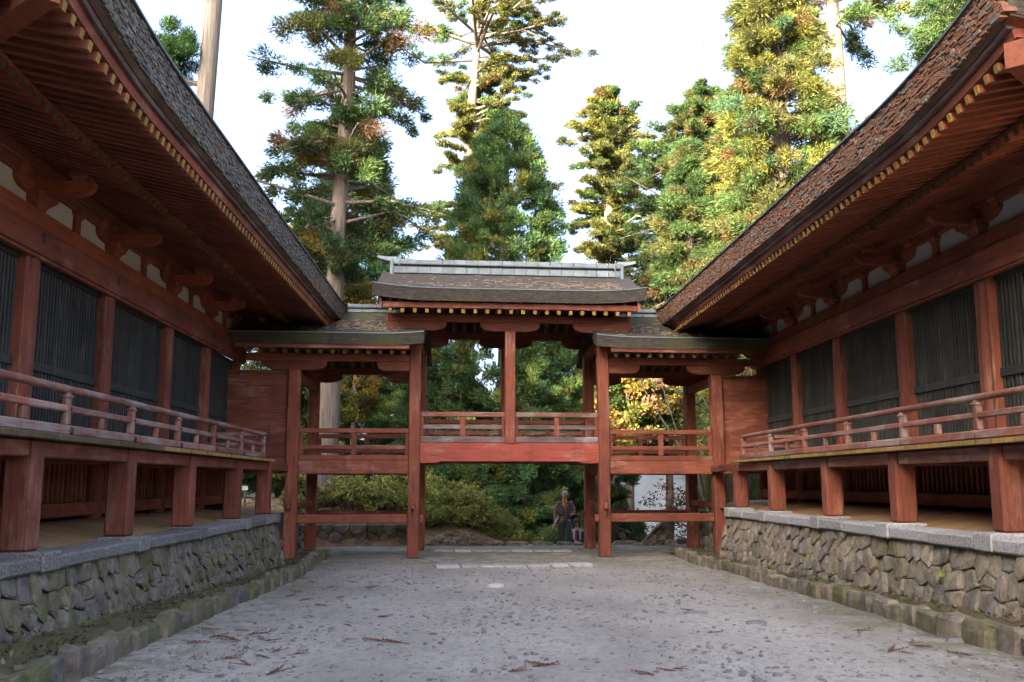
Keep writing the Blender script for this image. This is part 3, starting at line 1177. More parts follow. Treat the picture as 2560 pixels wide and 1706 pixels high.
    wl.box(-2 * half, -0.3, 2 * half - 0.05, 2 * half + 0.05, base, 5.3)
    wl.box(-2 * half - 0.05, -2 * half + 0.05, 0, 2 * half, base, 5.3)
    if not left:
        wl.v = [(-x, y, z) for (x, y, z) in wl.v]
        wl.f = [tuple(reversed(f)) for f in wl.f]
    wl.build('board_wall', 'soffit_red_z', root)
    # under-floor closing: sill, vertical slats, board
    hb('floor_sill', -0.09, 0.10, Y0, Y1, base + 0.16, base + 0.33, 'soffit_red_y')
    hb('foundation_board', -0.16, -0.12, Y0 - 0.05, Y1, base, fl, 'lattice_back', 0.002)
    for i in range(5):
        n = 15
        for k in range(n):
            y = V[i] + 0.2 + (V[i + 1] - V[i] - 0.4) * k / (n - 1)
            put('underfloor_slat', boxmesh(0.05, 0.05, round(1.94 - base - 0.33, 3), 'soffit_red_z', 0.004), root, (-sg * 0.05, y - Y0, (1.94 + base + 0.33) / 2))
    hb('floor_beam', -0.08, 0.08, Y0, Y1, 1.83, 1.965, 'soffit_red_y')
    # verandah
    yv0, yv1 = Y0 - face - 0.05, V[4] + (-0.13 if left else -0.31)
    for i, y in enumerate([V[0] - 1.40 + 0.02] + V[:5]):
        hb('verandah_post', face - 0.25, face, y - 0.115, y + 0.115, base, 1.962, 'red_z', 0.022)
        if i:
            hb('floor_joist', 0.12, face - 0.26, y - 0.07, y + 0.07, 1.80, 1.962, 'soffit_red_x')
    pv = [V[0] - 1.40 + 0.02] + V[:5]
    for i in range(5):
        hb('edge_beam', face - 0.20, face - 0.035, pv[i] + 0.116, pv[i + 1] - 0.116, 1.815, 1.958, 'rail_y' if not left else 'red_y')
    hb('edge_beam', face - 0.20, face - 0.035, V[4] + 0.116, V[4] + 1.95, 1.815, 1.958, 'red_y')
    # floor boards run out to ochre-painted ends
    y = yv0 - 0.06
    while y < yv1 - 0.05:
        w = r.uniform(0.17, 0.30)
        w = min(w, yv1 + 0.02 - y)
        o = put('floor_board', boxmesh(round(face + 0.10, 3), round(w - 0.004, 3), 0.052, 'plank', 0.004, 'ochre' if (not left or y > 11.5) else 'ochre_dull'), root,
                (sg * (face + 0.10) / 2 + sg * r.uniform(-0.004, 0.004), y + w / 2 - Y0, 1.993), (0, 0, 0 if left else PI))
        y += w
    hb('floor_deck', 0.0, face - 0.45, yv1 + 0.03, V[4] + 1.95, 1.962, 2.015, 'plank')
    # the verandah turns the near corner
    hb('floor_deck', -9.5, -0.02, Y0 - face - 0.09, Y0 - 0.06, 1.965, 2.017, 'plank')
    hb('edge_beam', -9.5, face - 0.26, Y0 - face + 0.035, Y0 - face + 0.20, 1.815, 1.958, 'red_x')
    for u in (-1.1, -3.4, -5.7, -8.0):
        hb('verandah_post', u - 0.115, u + 0.115, Y0 - face - 0.06, Y0 - face + 0.17, base + 0.05, 1.962, 'red_z', 0.022)
    # railing
    ru = face - 0.045
    py = [9.08 + 1.715 * k for k in range(-1, 6)] if left else [9.60 + 1.705 * k for k in range(-1, 6)]
    hand = MB()
    hand.tube([(0, py[0] - 1.2 - Y0, 0)] + [(0.0, p - Y0, 0.002 * (-1) ** i) for i, p in enumerate(py)] + [(0, py[-1] + 0.09 - Y0, 0.012)], 0.038, 12)
    hand.build('handrail', 'rail_y', root, (sg * ru, 0, 2.455), True)
    for i in range(len(py)):
        p = py[i]
        q = py[i + 1] if i < len(py) - 1 else None
        p0 = py[0] - 1.2 if i == 0 else p
        if q:
            hb('middle_rail', ru - 0.032, ru + 0.032, p0 + 0.002, q, 2.240, 2.305, 'rail_y')
            hb('bottom_rail', ru - 0.05, ru + 0.05, p0 + 0.002, q, 2.030, 2.120, 'rail_y')
            m = (p + q) / 2
            hb('rail_strut', ru - 0.028, ru + 0.028, m - 0.045, m + 0.045, 2.121, 2.239, 'rail_z')
        pt = hb('rail_post', ru - 0.034, ru + 0.034, p - 0.05, p + 0.05, 2.121, 2.425, 'rail_z')
        hb('rail_cushion', ru - 0.044, ru + 0.044, p - 0.066, p + 0.066, 2.372, 2.400, 'rail_z', 0.008)
        octa('nail_cover', root, (sg * (ru + 0.048), p + 0.035 - Y0, 2.068), sg * 0.030, 0.038)
        octa('nail_cover', root, (sg * (ru + 0.031), p + 0.035 - Y0, 2.272), sg * 0.016, 0.018)
    e = py[-1] + 0.02
    for (z0, z1, nm) in ((2.420, 2.49, 'return_handrail'), (2.242, 2.303, 'return_rail'), (2.03, 2.118, 'return_rail')):
        hb(nm, 0.2, ru - 0.052, e - 0.03, e + 0.03, z0, z1, 'rail_x')


# ------------------------------------------------------------------ covered bridge with central gate
GR = empty('covered_bridge', (0.82, 20.47, 0.0), 'raised red covered bridge with a central gate passage joining the two halls', 'bridge', rz=math.atan(0.06))
BK = 2.55
PO, PM = 4.51, 2.01


SHR = 0.06                                      # the rows stand square to the halls, the face runs slightly askew


def gb(name, x0, x1, y0, y1, z0, z1, mat, ch=0.012, parent=GR, endmat=None):
    o = box(name, parent, x0, x1, y0, y1, z0, z1, mat, ch, endmat)
    o.location.x += SHR * (y0 + y1) / 2
    if abs(y1 - y0) > 1.2:
        o.rotation_euler.z = -math.atan(SHR)
    return o


r = random.Random(3)
for gy in (0.0, BK):
    for sx in (-1, 1):
        gb('pillar', sx * PO - 0.125, sx * PO + 0.125, gy - 0.125, gy + 0.125, 0.05, 3.92, 'red_z', 0.02)
        gb('pillar', sx * PM - 0.12, sx * PM + 0.12, gy - 0.12, gy + 0.12, 0.05, 4.80, 'red_z', 0.02)
        gb('base_stone', sx * PO - 0.26, sx * PO + 0.26, gy - 0.24, gy + 0.24, -0.10, 0.052, 'granite', 0.02)
        gb('base_stone', sx * PM - 0.26, sx * PM + 0.26, gy - 0.24, gy + 0.24, -0.10, 0.052, 'granite', 0.02)
    gb('pillar', -0.108, 0.108, gy - 0.108, gy + 0.108, 2.40, 4.80, 'red_z', 0.016)
    fr = gy == 0.0
    s_ = -1 if fr else 1
    # main floor beam: lower lip at the ends, higher in the middle
    L = PM - 0.122
    mb = MB()
    prof = [(-L, 2.00), (-L + 0.36, 2.00), (-L + 0.42, 2.035), (L - 0.42, 2.035), (L - 0.36, 2.00), (L, 2.00), (L, 2.42), (-L, 2.42)]
    n = len(prof)
    vs = [(x + SHR * gy, gy - 0.085, z) for x, z in prof] + [(x + SHR * gy, gy + 0.085, z) for x, z in prof]
    fs = [tuple(range(n)), tuple(reversed(range(n, 2 * n)))] + [(i, i + n, (i + 1) % n + n, (i + 1) % n) for i in range(n)]
    mb.add(vs, fs)
    mb.build('main_floor_beam', 'vermilion_x', GR)
    for sx in (-1, 1):
        x0, x1 = (sx * 0.11, sx * (PM - 0.122))
        a, c = min(x0, x1), max(x0, x1)
        gb('bottom_rail', a, c, gy - 0.07, gy + 0.07, 2.424, 2.552, 'grey_timber_x')
        gb('middle_rail', a, c, gy - 0.035, gy + 0.035, 2.705, 2.80, 'rail_x' if not fr else 'grey_timber_x')
        gb('top_rail', a, c, gy - 0.05, gy + 0.05, 2.965, 3.068, 'red_x' if not fr else 'rail_x')
        m = (a + c) / 2
        for (p, hw) in ((m, 0.056), (a + 0.035, 0.034), (c - 0.035, 0.034)):
            gb('rail_strut', p - hw, p + hw, gy - 0.038, gy + 0.038, 2.554, 2.963, 'red_z', 0.008)
        # side span
        x0, x1 = sx * (PM + 0.121), sx * (PO - 0.126)
        a, c = min(x0, x1), max(x0, x1)
        gb('side_floor_beam', a, c, gy - 0.08, gy + 0.08, 1.77, 2.05, 'red_x')
        gb('side_sill', a, c, gy - 0.07, gy + 0.07, 2.052, 2.158, 'red_x')
        gb('middle_rail', a, c, gy - 0.035, gy + 0.035, 2.275, 2.365, 'red_x')
        gb('top_rail', a, c, gy - 0.05, gy + 0.05, 2.615, 2.712, 'red_x')
        m = (a + c) / 2
        for (p, hw) in ((m, 0.056), (a + 0.035, 0.034), (c - 0.035, 0.034)):
            gb('rail_strut', p - hw, p + hw, gy - 0.038, gy + 0.038, 2.16, 2.613, 'red_z', 0.008)
        a2, c2 = min(sx * (PM - 0.30), sx * (PO + 0.02)), max(sx * (PM - 0.30), sx * (PO + 0.02))
        gb('tie_beam', min(a, c), max(a, c), gy - 0.045, gy + 0.045, 0.768, 0.945, 'red_x')
        t0, t1 = sorted((sx * (PM - 0.121), sx * (PM - 0.21)))
        gb('tie_end', t0, t1, gy - 0.045, gy + 0.045, 0.768, 0.93, 'red_x')
        gb('wedge', sx * PM - 0.02 - sx * 0.01, sx * PM + 0.035 - sx * 0.01, gy + s_ * 0.118, gy + s_ * 0.165, 0.90, 1.08, 'soffit_red_z', 0.005)
        # eaves purlin + boat arms of the side roof
        p0, p1 = sorted((sx * (PM + 0.121), sx * (PO + 1.0)))
        gb('side_purlin', p0, p1, gy - 0.075, gy + 0.075, 4.115, 4.27, 'soffit_red_x')
        put('bracket_arm', boat_arm(1.30, 0.19, 0.14, 'red_x', 'x'), GR, (sx * PO + SHR * gy, gy, 4.017))
        mbx = boat_arm(0.84, 0.19, 0.14, 'red_x', 'x')
        put('bracket_arm', mbx, GR, (sx * (PM + 0.38) + SHR * gy, gy, 4.017))
    # main purlin + arms
    gb('main_purlin', -2.62, 2.62, gy - 0.08, gy + 0.08, 4.99, 5.15, 'soffit_red_x')
    for x in (-PM, 0, PM):
        put('bracket_arm', boat_arm(1.28, 0.19, 0.15, 'red_x', 'x'), GR, (x + SHR * gy, gy, 4.893))
for sx in (-1, 1):
    for (px, z0) in ((PO, 1.05), (PM, 1.05)):
        gb('cross_tie', sx * px - 0.04, sx * px + 0.04, -0.28, BK + 0.28, z0, z0 + 0.13, 'soffit_red_y')
    for px in (PO, PM):
        gb('cross_beam', sx * px - 0.07, sx * px + 0.07, 0.09, BK - 0.09, 1.80, 2.02, 'soffit_red_y')
        gb('top_beam', sx * px - 0.07, sx * px + 0.07, 0.09, BK - 0.09, 3.72 if px == PO else 4.55, 3.90 if px == PO else 4.74, 'soffit_red_y')
gb('top_beam', -0.07, 0.07, 0.09, BK - 0.09, 4.55, 4.74, 'soffit_red_y')
# floors of the bridge
for k in range(9):
    a = 0.09 + (BK - 0.18) * k / 9
    c = 0.09 + (BK - 0.18) * (k + 1) / 9 - 0.006
    gb('floor_plank', -PM + 0.125, PM - 0.125, a, c, 2.37, 2.42, 'plank')
    for sx in (-1, 1):
        x0, x1 = sorted((sx * (PM + 0.125), sx * (PO + 0.3)))
        gb('floor_plank', x0, x1, a, c, 2.0, 2.05, 'plank')
# board screens that close the gap to the halls
for sx in (-1, 1):
    xa, xb = PO + 0.127, (6.35 if sx < 0 else 6.05)
    zb = 2.10
    nb = 7
    for k in range(nb):
        z0 = zb + (3.83 - zb) * k / nb
        z1 = zb + (3.83 - zb) * (k + 1) / nb - 0.004
        x0, x1 = sorted((sx * xa, sx * xb))
        gb('screen_board', x0, x1, -0.03 + r.uniform(-0.002, 0.002), 0.012, z0, z1, 'red_x', 0.003)
    x0, x1 = sorted((sx * xa, sx * xb))
    gb('screen_rail', x0, x1, -0.05, 0.03, 3.832, 3.905, 'red_x')
    gb('screen_sill', x0, x1, -0.06, 0.04, 1.78, 2.097, 'red_x')


def gable_roof(x0, x1, yf, yb, zeave, th, zridge, mat, curl0=0.05, curl1=0.05, name='roof', ov0=0, ov1=0):
    """curved gable roof over the bridge; thick bark edge, ends curl up a little"""
    mb = MB()
    ym = BK / 2
    nxs, nys = 22, 9
    top, bot = [], []
    for i in range(nxs + 1):
        t = i / nxs
        x = x0 + (x1 - x0) * t
        cu = curl0 * max(0, 1 - t / 0.22) ** 2 + curl1 * max(0, 1 - (1 - t) / 0.22) ** 2
        row, rowb = [], []
        for k in range(2 * nys + 1):
            s = k / nys - 1                      # -1 front eave .. 0 ridge .. 1 back eave
            y = ym + s * ((ym - yf) if s < 0 else (yb - ym))
            a = abs(s)
            z = zridge - (zridge - zeave) * (a * 0.62 + a * (2 - a) * 0.38) + cu * a ** 2
            row.append((x + SHR * y, y, z))
            rowb.append((x + SHR * y, y + (0.06 if s < 0 else -0.06) * a, z - th * (0.75 + 0.25 * a)))
        top.append(row)
        bot.append(rowb)
    m = 2 * nys + 1
    vs = [p for rw in top for p in rw] + [p for rw in bot for p in rw]
    o2 = (nxs + 1) * m
    fs = []
    for i in range(nxs):
        for k in range(m - 1):
            a = i * m + k
            fs.append((a, a + m, a + m + 1, a + 1))
            fs.append((o2 + a, o2 + a + 1, o2 + a + m + 1, o2 + a + m))
        a = i * m
        fs.append((a, o2 + a, o2 + a + m, a + m))
        a = i * m + m - 1
        fs.append((a, a + m, o2 + a + m, o2 + a))
    for k in range(m - 1):
        fs.append((k, k + 1, o2 + k + 1, o2 + k))
        a = nxs * m + k
        fs.append((a, o2 + a, o2 + a + 1, a + 1))
    mb.add(vs, fs)
    o = mb.build(name, mat, GR)
    # thin drip line under the top course at the front and back eave
    for (row, dy) in ((0, -0.012), (m - 1, 0.012)):
        st = MB()
        pts = [top[i][row] for i in range(nxs + 1)]
        gvv = []
        for (x, y, z) in pts:
            gvv += [(x, y + dy, z + 0.006), (x, y + dy, z - 0.012), (x, y - dy * 3, z + 0.014), (x, y - dy * 3, z - 0.004)]
        fss = []
        for i in range(nxs):
            a = i * 4
            fss += [(a, a + 4, a + 5, a + 1), (a + 2, a + 3, a + 7, a + 6), (a, a + 2, a + 6, a + 4), (a + 1, a + 5, a + 7, a + 3)]
        st.add(gvv, fss)
        st.build('drip_strip', 'ridge_metal', o)
    return o, top


main_roof, mtop = gable_roof(-2.86, 2.86, -0.92, BK + 0.92, 5.55, 0.26, 6.34, 'bark_roof', 0.10, 0.10, 'main_roof')
side_roofs = []
for sx in (-1, 1):
    x0, x1 = sorted((sx * 1.80, sx * 5.75))
    o, tp = gable_roof(x0, x1, -0.80, BK + 0.80, 4.61, 0.24, 5.42, 'bark_roof_mossy', 0.05 if sx > 0 else 0, 0.05 if sx < 0 else 0, 'side_roof')
    side_roofs.append((o, tp))


def bridge_rafters(x0, x1, n, yo, zo, zr, endm):
    ym = BK / 2
    for i in range(n):
        x = x0 + (x1 - x0) * i / (n - 1)
        for s in (-1, 1):
            ya = ym + s * (ym + yo)
            L = round(math.hypot(ym + yo, zr - zo), 3)
            ang = math.atan2(zr - zo, ym + yo)
            o = put('rafter', boxmesh(L, 0.075, 0.085, 'soffit_red_y', 0.006), GR, (x + SHR * (ya + ym) / 2, (ya + ym) / 2, (zo + zr) / 2), (0, ang, s * PI / 2 - math.atan(SHR)))
            put('painted_end', boxmesh(0.008, 0.071, 0.081, endm, 0.002), o, (L / 2 + 0.002, 0, 0))


bridge_rafters(-2.50, 2.50, 21, 0.72, 5.105, 5.80, 'ochre')
for sx in (-1, 1):
    bridge_rafters(sx * 2.22, sx * 5.35, 14, 0.62, 4.245, 4.93, 'ochre_dull')
for (gy, s) in ((-0.70, -1), (BK + 0.70, 1)):
    gb('eave_board', -2.66, 2.66, gy - 0.05, gy + 0.03, 5.16, 5.285, 'red_x')
    for sx in (-1, 1):
        x0, x1 = sorted((sx * 2.10, sx * 5.6))
        gb('eave_board', x0, x1, gy - 0.02, gy + 0.06, 4.295, 4.38, 'red_x')
# gable boards of the main roof
for sx in (-1, 1):
    for s in (-1, 1):
        ym = BK / 2
        mb = MB()
        pts = []
        for k in range(8):
            a = k / 7
            y = ym + s * (ym + 0.78) * a
            z = 6.34 - (6.34 - 5.55) * (a * 0.62 + a * (2 - a) * 0.38) + 0.08 * a * a - 0.27
            pts.append((y, z))
        x = sx * 2.70
        vs = []
        for (y, z) in pts:
            q = x + SHR * y
            vs += [(q - 0.03, y, z), (q + 0.03, y, z), (q + 0.03, y, z - 0.20), (q - 0.03, y, z - 0.20)]
        fs = []
        for k in range(7):
            for i in range(4):
                j = (i + 1) % 4
                fs.append((k * 4 + i, k * 4 + j, k * 4 + 4 + j, k * 4 + 4 + i))
        fs += [(3, 2, 1, 0), (28, 29, 30, 31)]
        mb.add(vs, fs)
        mb.build('bargeboard', 'red_y', GR)
    gb('gable_wall', sx * 2.30 - 0.03, sx * 2.30 + 0.03, 0.05, BK - 0.05, 4.9, 5.75, 'soffit_red_z')


# ridges clad in pale metal panels
def ridge(name, x0, x1, z0, w, lower, gap, cap, pitch, parent=GR):
    ym = BK / 2
    R = gb(name, x0, x1, ym - w * 0.36, ym + w * 0.36, z0, z0 + lower + gap + cap - 0.01, 'dark_metal', 0.004)
    cxr, czr = (x0 + x1) / 2, z0 + (lower + gap + cap - 0.01) / 2
    n = max(2, int(round((x1 - x0) / pitch)))
    for k in range(n):
        a = x0 + (x1 - x0) * k / n + 0.004
        c = x0 + (x1 - x0) * (k + 1) / n - 0.004
        for (h0, h1, ww) in ((0.0, lower, w), (lower + gap, lower + gap + cap, w * 1.12)):
            box('ridge_panel', R, a - cxr, c - cxr, -ww / 2, ww / 2, z0 + h0 - czr, z0 + h1 - czr, 'ridge_metal', 0.006)
    box('ridge_lip', R, x0 - cxr - 0.01, x1 - cxr + 0.01, -w * 0.62, w * 0.62, z0 + lower + gap - 0.022 - czr, z0 + lower + gap - 0.002 - czr, 'dark_metal', 0.004)
    return R


RG = ridge('ridge', -2.60, 2.60, 6.29, 0.34, 0.145, 0.065, 0.105, 0.27)
for sx in (-1, 1):
    o = gb('ridge_end', sx * 2.60 - (0.0 if sx > 0 else 0.09), sx * 2.60 + (0.09 if sx > 0 else 0), BK / 2 - 0.20, BK / 2 + 0.20, 6.20, 6.61, 'ridge_metal', 0.03)
    mb = MB()                                   # flared tip that rises past the end
    n = 7
    vs = []
    for k in range(n):
        t = k / (n - 1)
        x = sx * (2.55 + 0.42 * t) + SHR * BK / 2
        zc = 6.600 + 0.065 * t * t
        hw, hh = 0.20 - 0.04 * t, 0.062 - 0.030 * t
        vs += [(x, BK / 2 - hw, zc - hh), (x, BK / 2 + hw, zc - hh), (x, BK / 2 + hw * 0.8, zc + hh), (x, BK / 2 - hw * 0.8, zc + hh)]
    fs = []
    for k in range(n - 1):
        for i in range(4):
            j = (i + 1) % 4
            f = (k * 4 + i, k * 4 + j, k * 4 + 4 + j, k * 4 + 4 + i)
            fs.append(f if sx < 0 else tuple(reversed(f)))
    fs += [(0, 1, 2, 3) if sx > 0 else (3, 2, 1, 0), tuple((n - 1) * 4 + i for i in ((3, 2, 1, 0) if sx > 0 else (0, 1, 2, 3)))]
    mb.add(vs, fs)
    mb.build('ridge_tip', 'ridge_metal', GR)
    cb = MB()
    cb.tube([(sx * 2.50 + 0.07, BK / 2 - 0.22, 6.66), (sx * 2.47 + 0.07, BK / 2 - 0.24, 6.57), (sx * 2.48 + 0.07, BK / 2 - 0.235, 6.4), (sx * 2.52 + 0.07, BK / 2 - 0.21, 6.26)], 0.011, 6)
    cb.build('cable', 'ridge_metal', GR)
ridge('side_ridge', -3.62, -1.98, 5.37, 0.26, 0.075, 0.045, 0.065, 0.35)
ridge('side_ridge', 1.98, 3.50, 5.37, 0.26, 0.075, 0.045, 0.065, 0.35)

# fallen needles and twigs lying on the bridge roofs
mb = MB()
rr = random.Random(88)


def roof_z(tp, x, y):
    xs_ = [row[0][0] for row in tp]
    i = min(range(len(xs_)), key=lambda k: abs(xs_[k] - x))
    row = tp[i]
    k = min(range(len(row)), key=lambda q: abs(row[q][1] - y))
    k2 = min(len(row) - 1, max(0, k + (1 if y > row[k][1] else -1)))
    if k2 == k or abs(row[k2][1] - row[k][1]) < 1e-6:
        return row[k][2]
    t = (y - row[k][1]) / (row[k2][1] - row[k][1])
    return row[k][2] + (row[k2][2] - row[k][2]) * t


for (tp, x0, x1, cnt, spots) in ((mtop, -2.4, 2.4, 260, [(-1.4, -.2), (0.4, -.1), (1.3, 0.2), (-0.2, 0.5), (2.0, .1)]), (side_roofs[0][1], -4.3, -2.3, 240, [(-3.1, 0.1), (-2.9, -0.2), (-3.5, .2)]), (side_roofs[1][1], 2.3, 4.3, 160, [(2.8, 0.2), (3.4, -0.1)])):
    for q in range(cnt):
        if rr.random() < 0.75:
            s = rr.choice(spots)
            x, y = rr.gauss(s[0], 0.35), rr.gauss(s[1], 0.22)
        else:
            x, y = rr.uniform(x0, x1), rr.uniform(-0.7, 1.0)
        x = max(x0, min(x1, x))
        y = max(-0.72, min(1.05, y))
        L = rr.uniform(0.05, 0.20)
        a = rr.uniform(0, PI)
        dx, dy = math.cos(a) * L / 2, math.sin(a) * L / 2 * 0.6
        z0, z1 = roof_z(tp, x - dx, y - dy) + 0.012, roof_z(tp, x + dx, y + dy) + 0.016
        mb.tube([(x - dx, y - dy, z0), (x, y + 0.01, (z0 + z1) / 2 + 0.012), (x + dx, y + dy, z1)], rr.uniform(0.004, 0.010), 4, cap=False)
o = mb.build('roof_litter', 'litter', GR)
o['kind'] = 'stuff'


# ------------------------------------------------------------------ thresholds, stairs, low wall
sl = empty('threshold_paving', (0.85, 18.1, zg(18.1)), 'row of pale stone slabs laid before the gate passage', 'paving', 'pale slab rows at the gate passage')
x = -1.50
r = random.Random(12)
for k in range(7):
    w = [0.46, 0.34, 0.45, 0.42, 0.45, 0.33, 0.46][k]
    yo = 0.055 * (k - 3) + 0.012 * (k - 3) ** 2 * 0.3
    o = put('slab', boxmesh(w - 0.028, 0.42, 0.10, 'slab_stone', 0.014), sl, (x + w / 2, yo, -0.018 + 0.006 * abs(k - 3)))
    o.rotation_euler = (r.uniform(-.01, .01), r.uniform(-.01, .01), 0.10 + r.uniform(-.03, .03))
    x += w
sl = empty('threshold_paving', (0.75, 22.75, 0.02), 'row of pale stone slabs laid behind the gate passage', 'paving', 'pale slab rows at the gate passage')
x = -1.6
for k in range(7):
    w = [0.48, 0.4, 0.5, 0.42, 0.5, 0.42, 0.46][k]
    o = put('slab', boxmesh(w - 0.028, 0.40, 0.09, 'slab_stone', 0.014), sl, (x + w / 2, 0.10 - 0.03 * k, -0.012))
    x += w
ST = empty('stone_stairs', (2.3, STAIR_Y, 0.02), 'stone stairs going down behind the gate passage', 'stairs')
for k in range(14):
    z = -0.17 * k
    n = 3
    for q in range(n):
        a = -1.6 + 3.9 * q / n
        o = box('step', ST, a + 0.006, a + 3.9 / n - 0.006, 0.32 * (k - 1), 0.32 * k + 0.06, z - 0.24, z, 'stone_back', 0.02)
# row of edging stones left and right of the stair head
eg = empty('stone_edging', (0, 25.1, 0), 'broken line of flat edging stones at the head of the stairs', 'edging')
r = random.Random(19)
x = -3.6
while x < 6.8:
    w = r.uniform(0.25, 0.7)
    yy = 24.75 + 0.10 * (x + 3.6) * 0.9 + (0.3 if x > 4.3 else 0)
    if 0.5 < x < 4.4 and yy > STAIR_Y - 0.4:
        yy = STAIR_Y - 0.42
    if not (-3 < x < -1.6):
        o = put('edging_stone', rough_block(w * 0.95, r.uniform(0.2, 0.32), r.uniform(0.12, 0.17), r, 'stone_back', 'edging_stone'), eg, (x + w / 2, yy - 25.1, -0.045), (0, 0, r.uniform(-.08, .12)))
    x += w + r.uniform(0.0, 0.15)
lw = empty('low_stone_wall', (-2.7, 24.6, 0), 'low rubble wall at the foot of the brown needle-covered bank', 'stone wall')
stone_wall(lw, -4.9, -1.35, -0.05, 0.56, lambda a, z, d: (a, 24.62 + 0.10 * z - d, z), 'stone_back', (0.30, 0.19), seed=23, proud=0.08, flip=False)
# leaning end of the set-back wall on the right, behind the bridge
le = empty('broken_wall_end', (4.75, 25.0, 0), 'leaning broken end of rubble wall beside the hazy pale roof', 'stone wall')
stone_wall(le, 0.0, 1.0, -0.05, 1.0, lambda a, z, d: (5.15 - a * 0.9 + 0.45 * z * (1 if a > 0.3 else 0.2), 24.65 - d + 0.1 * z, z * (1 - 0.75 * max(0, a - 0.3))), 'stone_right', (0.24, 0.2), seed=29, proud=0.07, flip=False)

# loose rocks around the bank
rk = random.Random(44)
for (X, Y, s) in ((-0.75, 25.2, 0.30), (-0.35, 25.15, 0.22), (-0.55, 25.05, 0.2), (1.0, 25.0, 0.18), (-3.55, 25.2, 0.24), (-2.9, 25.8, 0.2), (3.9, 25.0, 0.2), (4.2, 24.7, 0.26)):
    o = put('rock', pebble(s * 0.72, s * 0.55, s * 0.5, rk, 'stone_back', 'rock'), None, (X, Y, gz(X, Y) - 0.05), (0, 0, rk.uniform(0, 3)))
    tag(o, 'rough grey rock lying loose at the edge of the brown bank', 'rock', 'loose rocks by the bank')


# ------------------------------------------------------------------ trees
def leaf_mesh(name, cen, radii, per, L, Wd, cols, updir, seed, flat=(1, 1, 0.8), jit=0.35, hang=0.0, K=4):
    """many small leaf faces gathered in tufts round the given centres"""
    g = np.random.default_rng(seed)
    cen = np.asarray(cen, float)
    n = len(cen)
    idx = np.repeat(np.arange(n), per)
    m = len(idx)
    d = g.normal(size=(m, 3))
    d /= np.linalg.norm(d, axis=1)[:, None]
    rr = np.asarray(radii)[idx] * g.random(m) ** 0.45
    pos = cen[idx] + d * rr[:, None] * np.array(flat)
    ud = np.asarray(updir, float)
    ax = d * 0.75 + (ud[idx] if ud.ndim == 2 else ud) * 0.9 + g.normal(size=(m, 3)) * jit
    ax[:, 2] -= hang
    ax /= np.linalg.norm(ax, axis=1)[:, None]
    sd = np.cross(ax, g.normal(size=(m, 3)))
    sd /= np.linalg.norm(sd, axis=1)[:, None] + 1e-9
    ll = L * (0.92 if K == 3 else 1.0) * g.uniform(0.6, 1.35, m)[:, None]
    ww = Wd * (0.78 if K == 3 else 1.0) * g.uniform(0.7, 1.3, m)[:, None]
    v = np.empty((m, K, 3))
    if K == 3:                                   # needle sprays: one slim triangle each
        v[:, 0] = pos - ax * ll * 0.4 + sd * ww * 0.5
        v[:, 1] = pos + ax * ll * 0.6
        v[:, 2] = pos - ax * ll * 0.4 - sd * ww * 0.5
    else:                                        # broad leaves: pointed ovals
        v[:, 0] = pos - ax * ll * 0.5
        v[:, 1] = pos + sd * ww * 0.5 - ax * ll * 0.05
        v[:, 2] = pos + ax * ll * 0.5
        v[:, 3] = pos - sd * ww * 0.5 - ax * ll * 0.05
    me = bpy.data.meshes.new(name)
    me.vertices.add(m * K)
    me.vertices.foreach_set('co', v.reshape(-1))
    me.loops.add(m * K)
    me.loops.foreach_set('vertex_index', np.arange(m * K, dtype=np.int32))
    me.polygons.add(m)
    me.polygons.foreach_set('loop_start', np.arange(0, m * K, K, dtype=np.int32))
    me.polygons.foreach_set('loop_total', np.full(m, K, dtype=np.int32))
    cc = np.asarray(cols)[idx] * g.uniform(0.7, 1.3, (m, 1))
    col = np.ones((m, K, 4), dtype=np.float32)
    col[:, :, :3] = cc[:, None, :]
    at = me.color_attributes.new('Col', 'FLOAT_COLOR', 'CORNER')
    at.data.foreach_set('color', col.reshape(-1))
    me.materials.append(MATS['foliage'])
    me.update()
    me.validate()
    return me


def pick(g, pal):
    p = np.array([w for w, c in pal], float)
    k = g.choice(len(pal), p=p / p.sum())
    c = np.array(pal[k][1])
    return c * g.uniform(0.8, 1.2)


GREEN = (0.058, 0.104, 0.030)
DGREEN = (0.040, 0.078, 0.028)
BGREEN = (0.046, 0.100, 0.048)
YGREEN = (0.120, 0.130, 0.028)
OLIVE = (0.088, 0.098, 0.030)
BROWN = (0.12, 0.075, 0.032)
GOLD = (0.21, 0.15, 0.03)


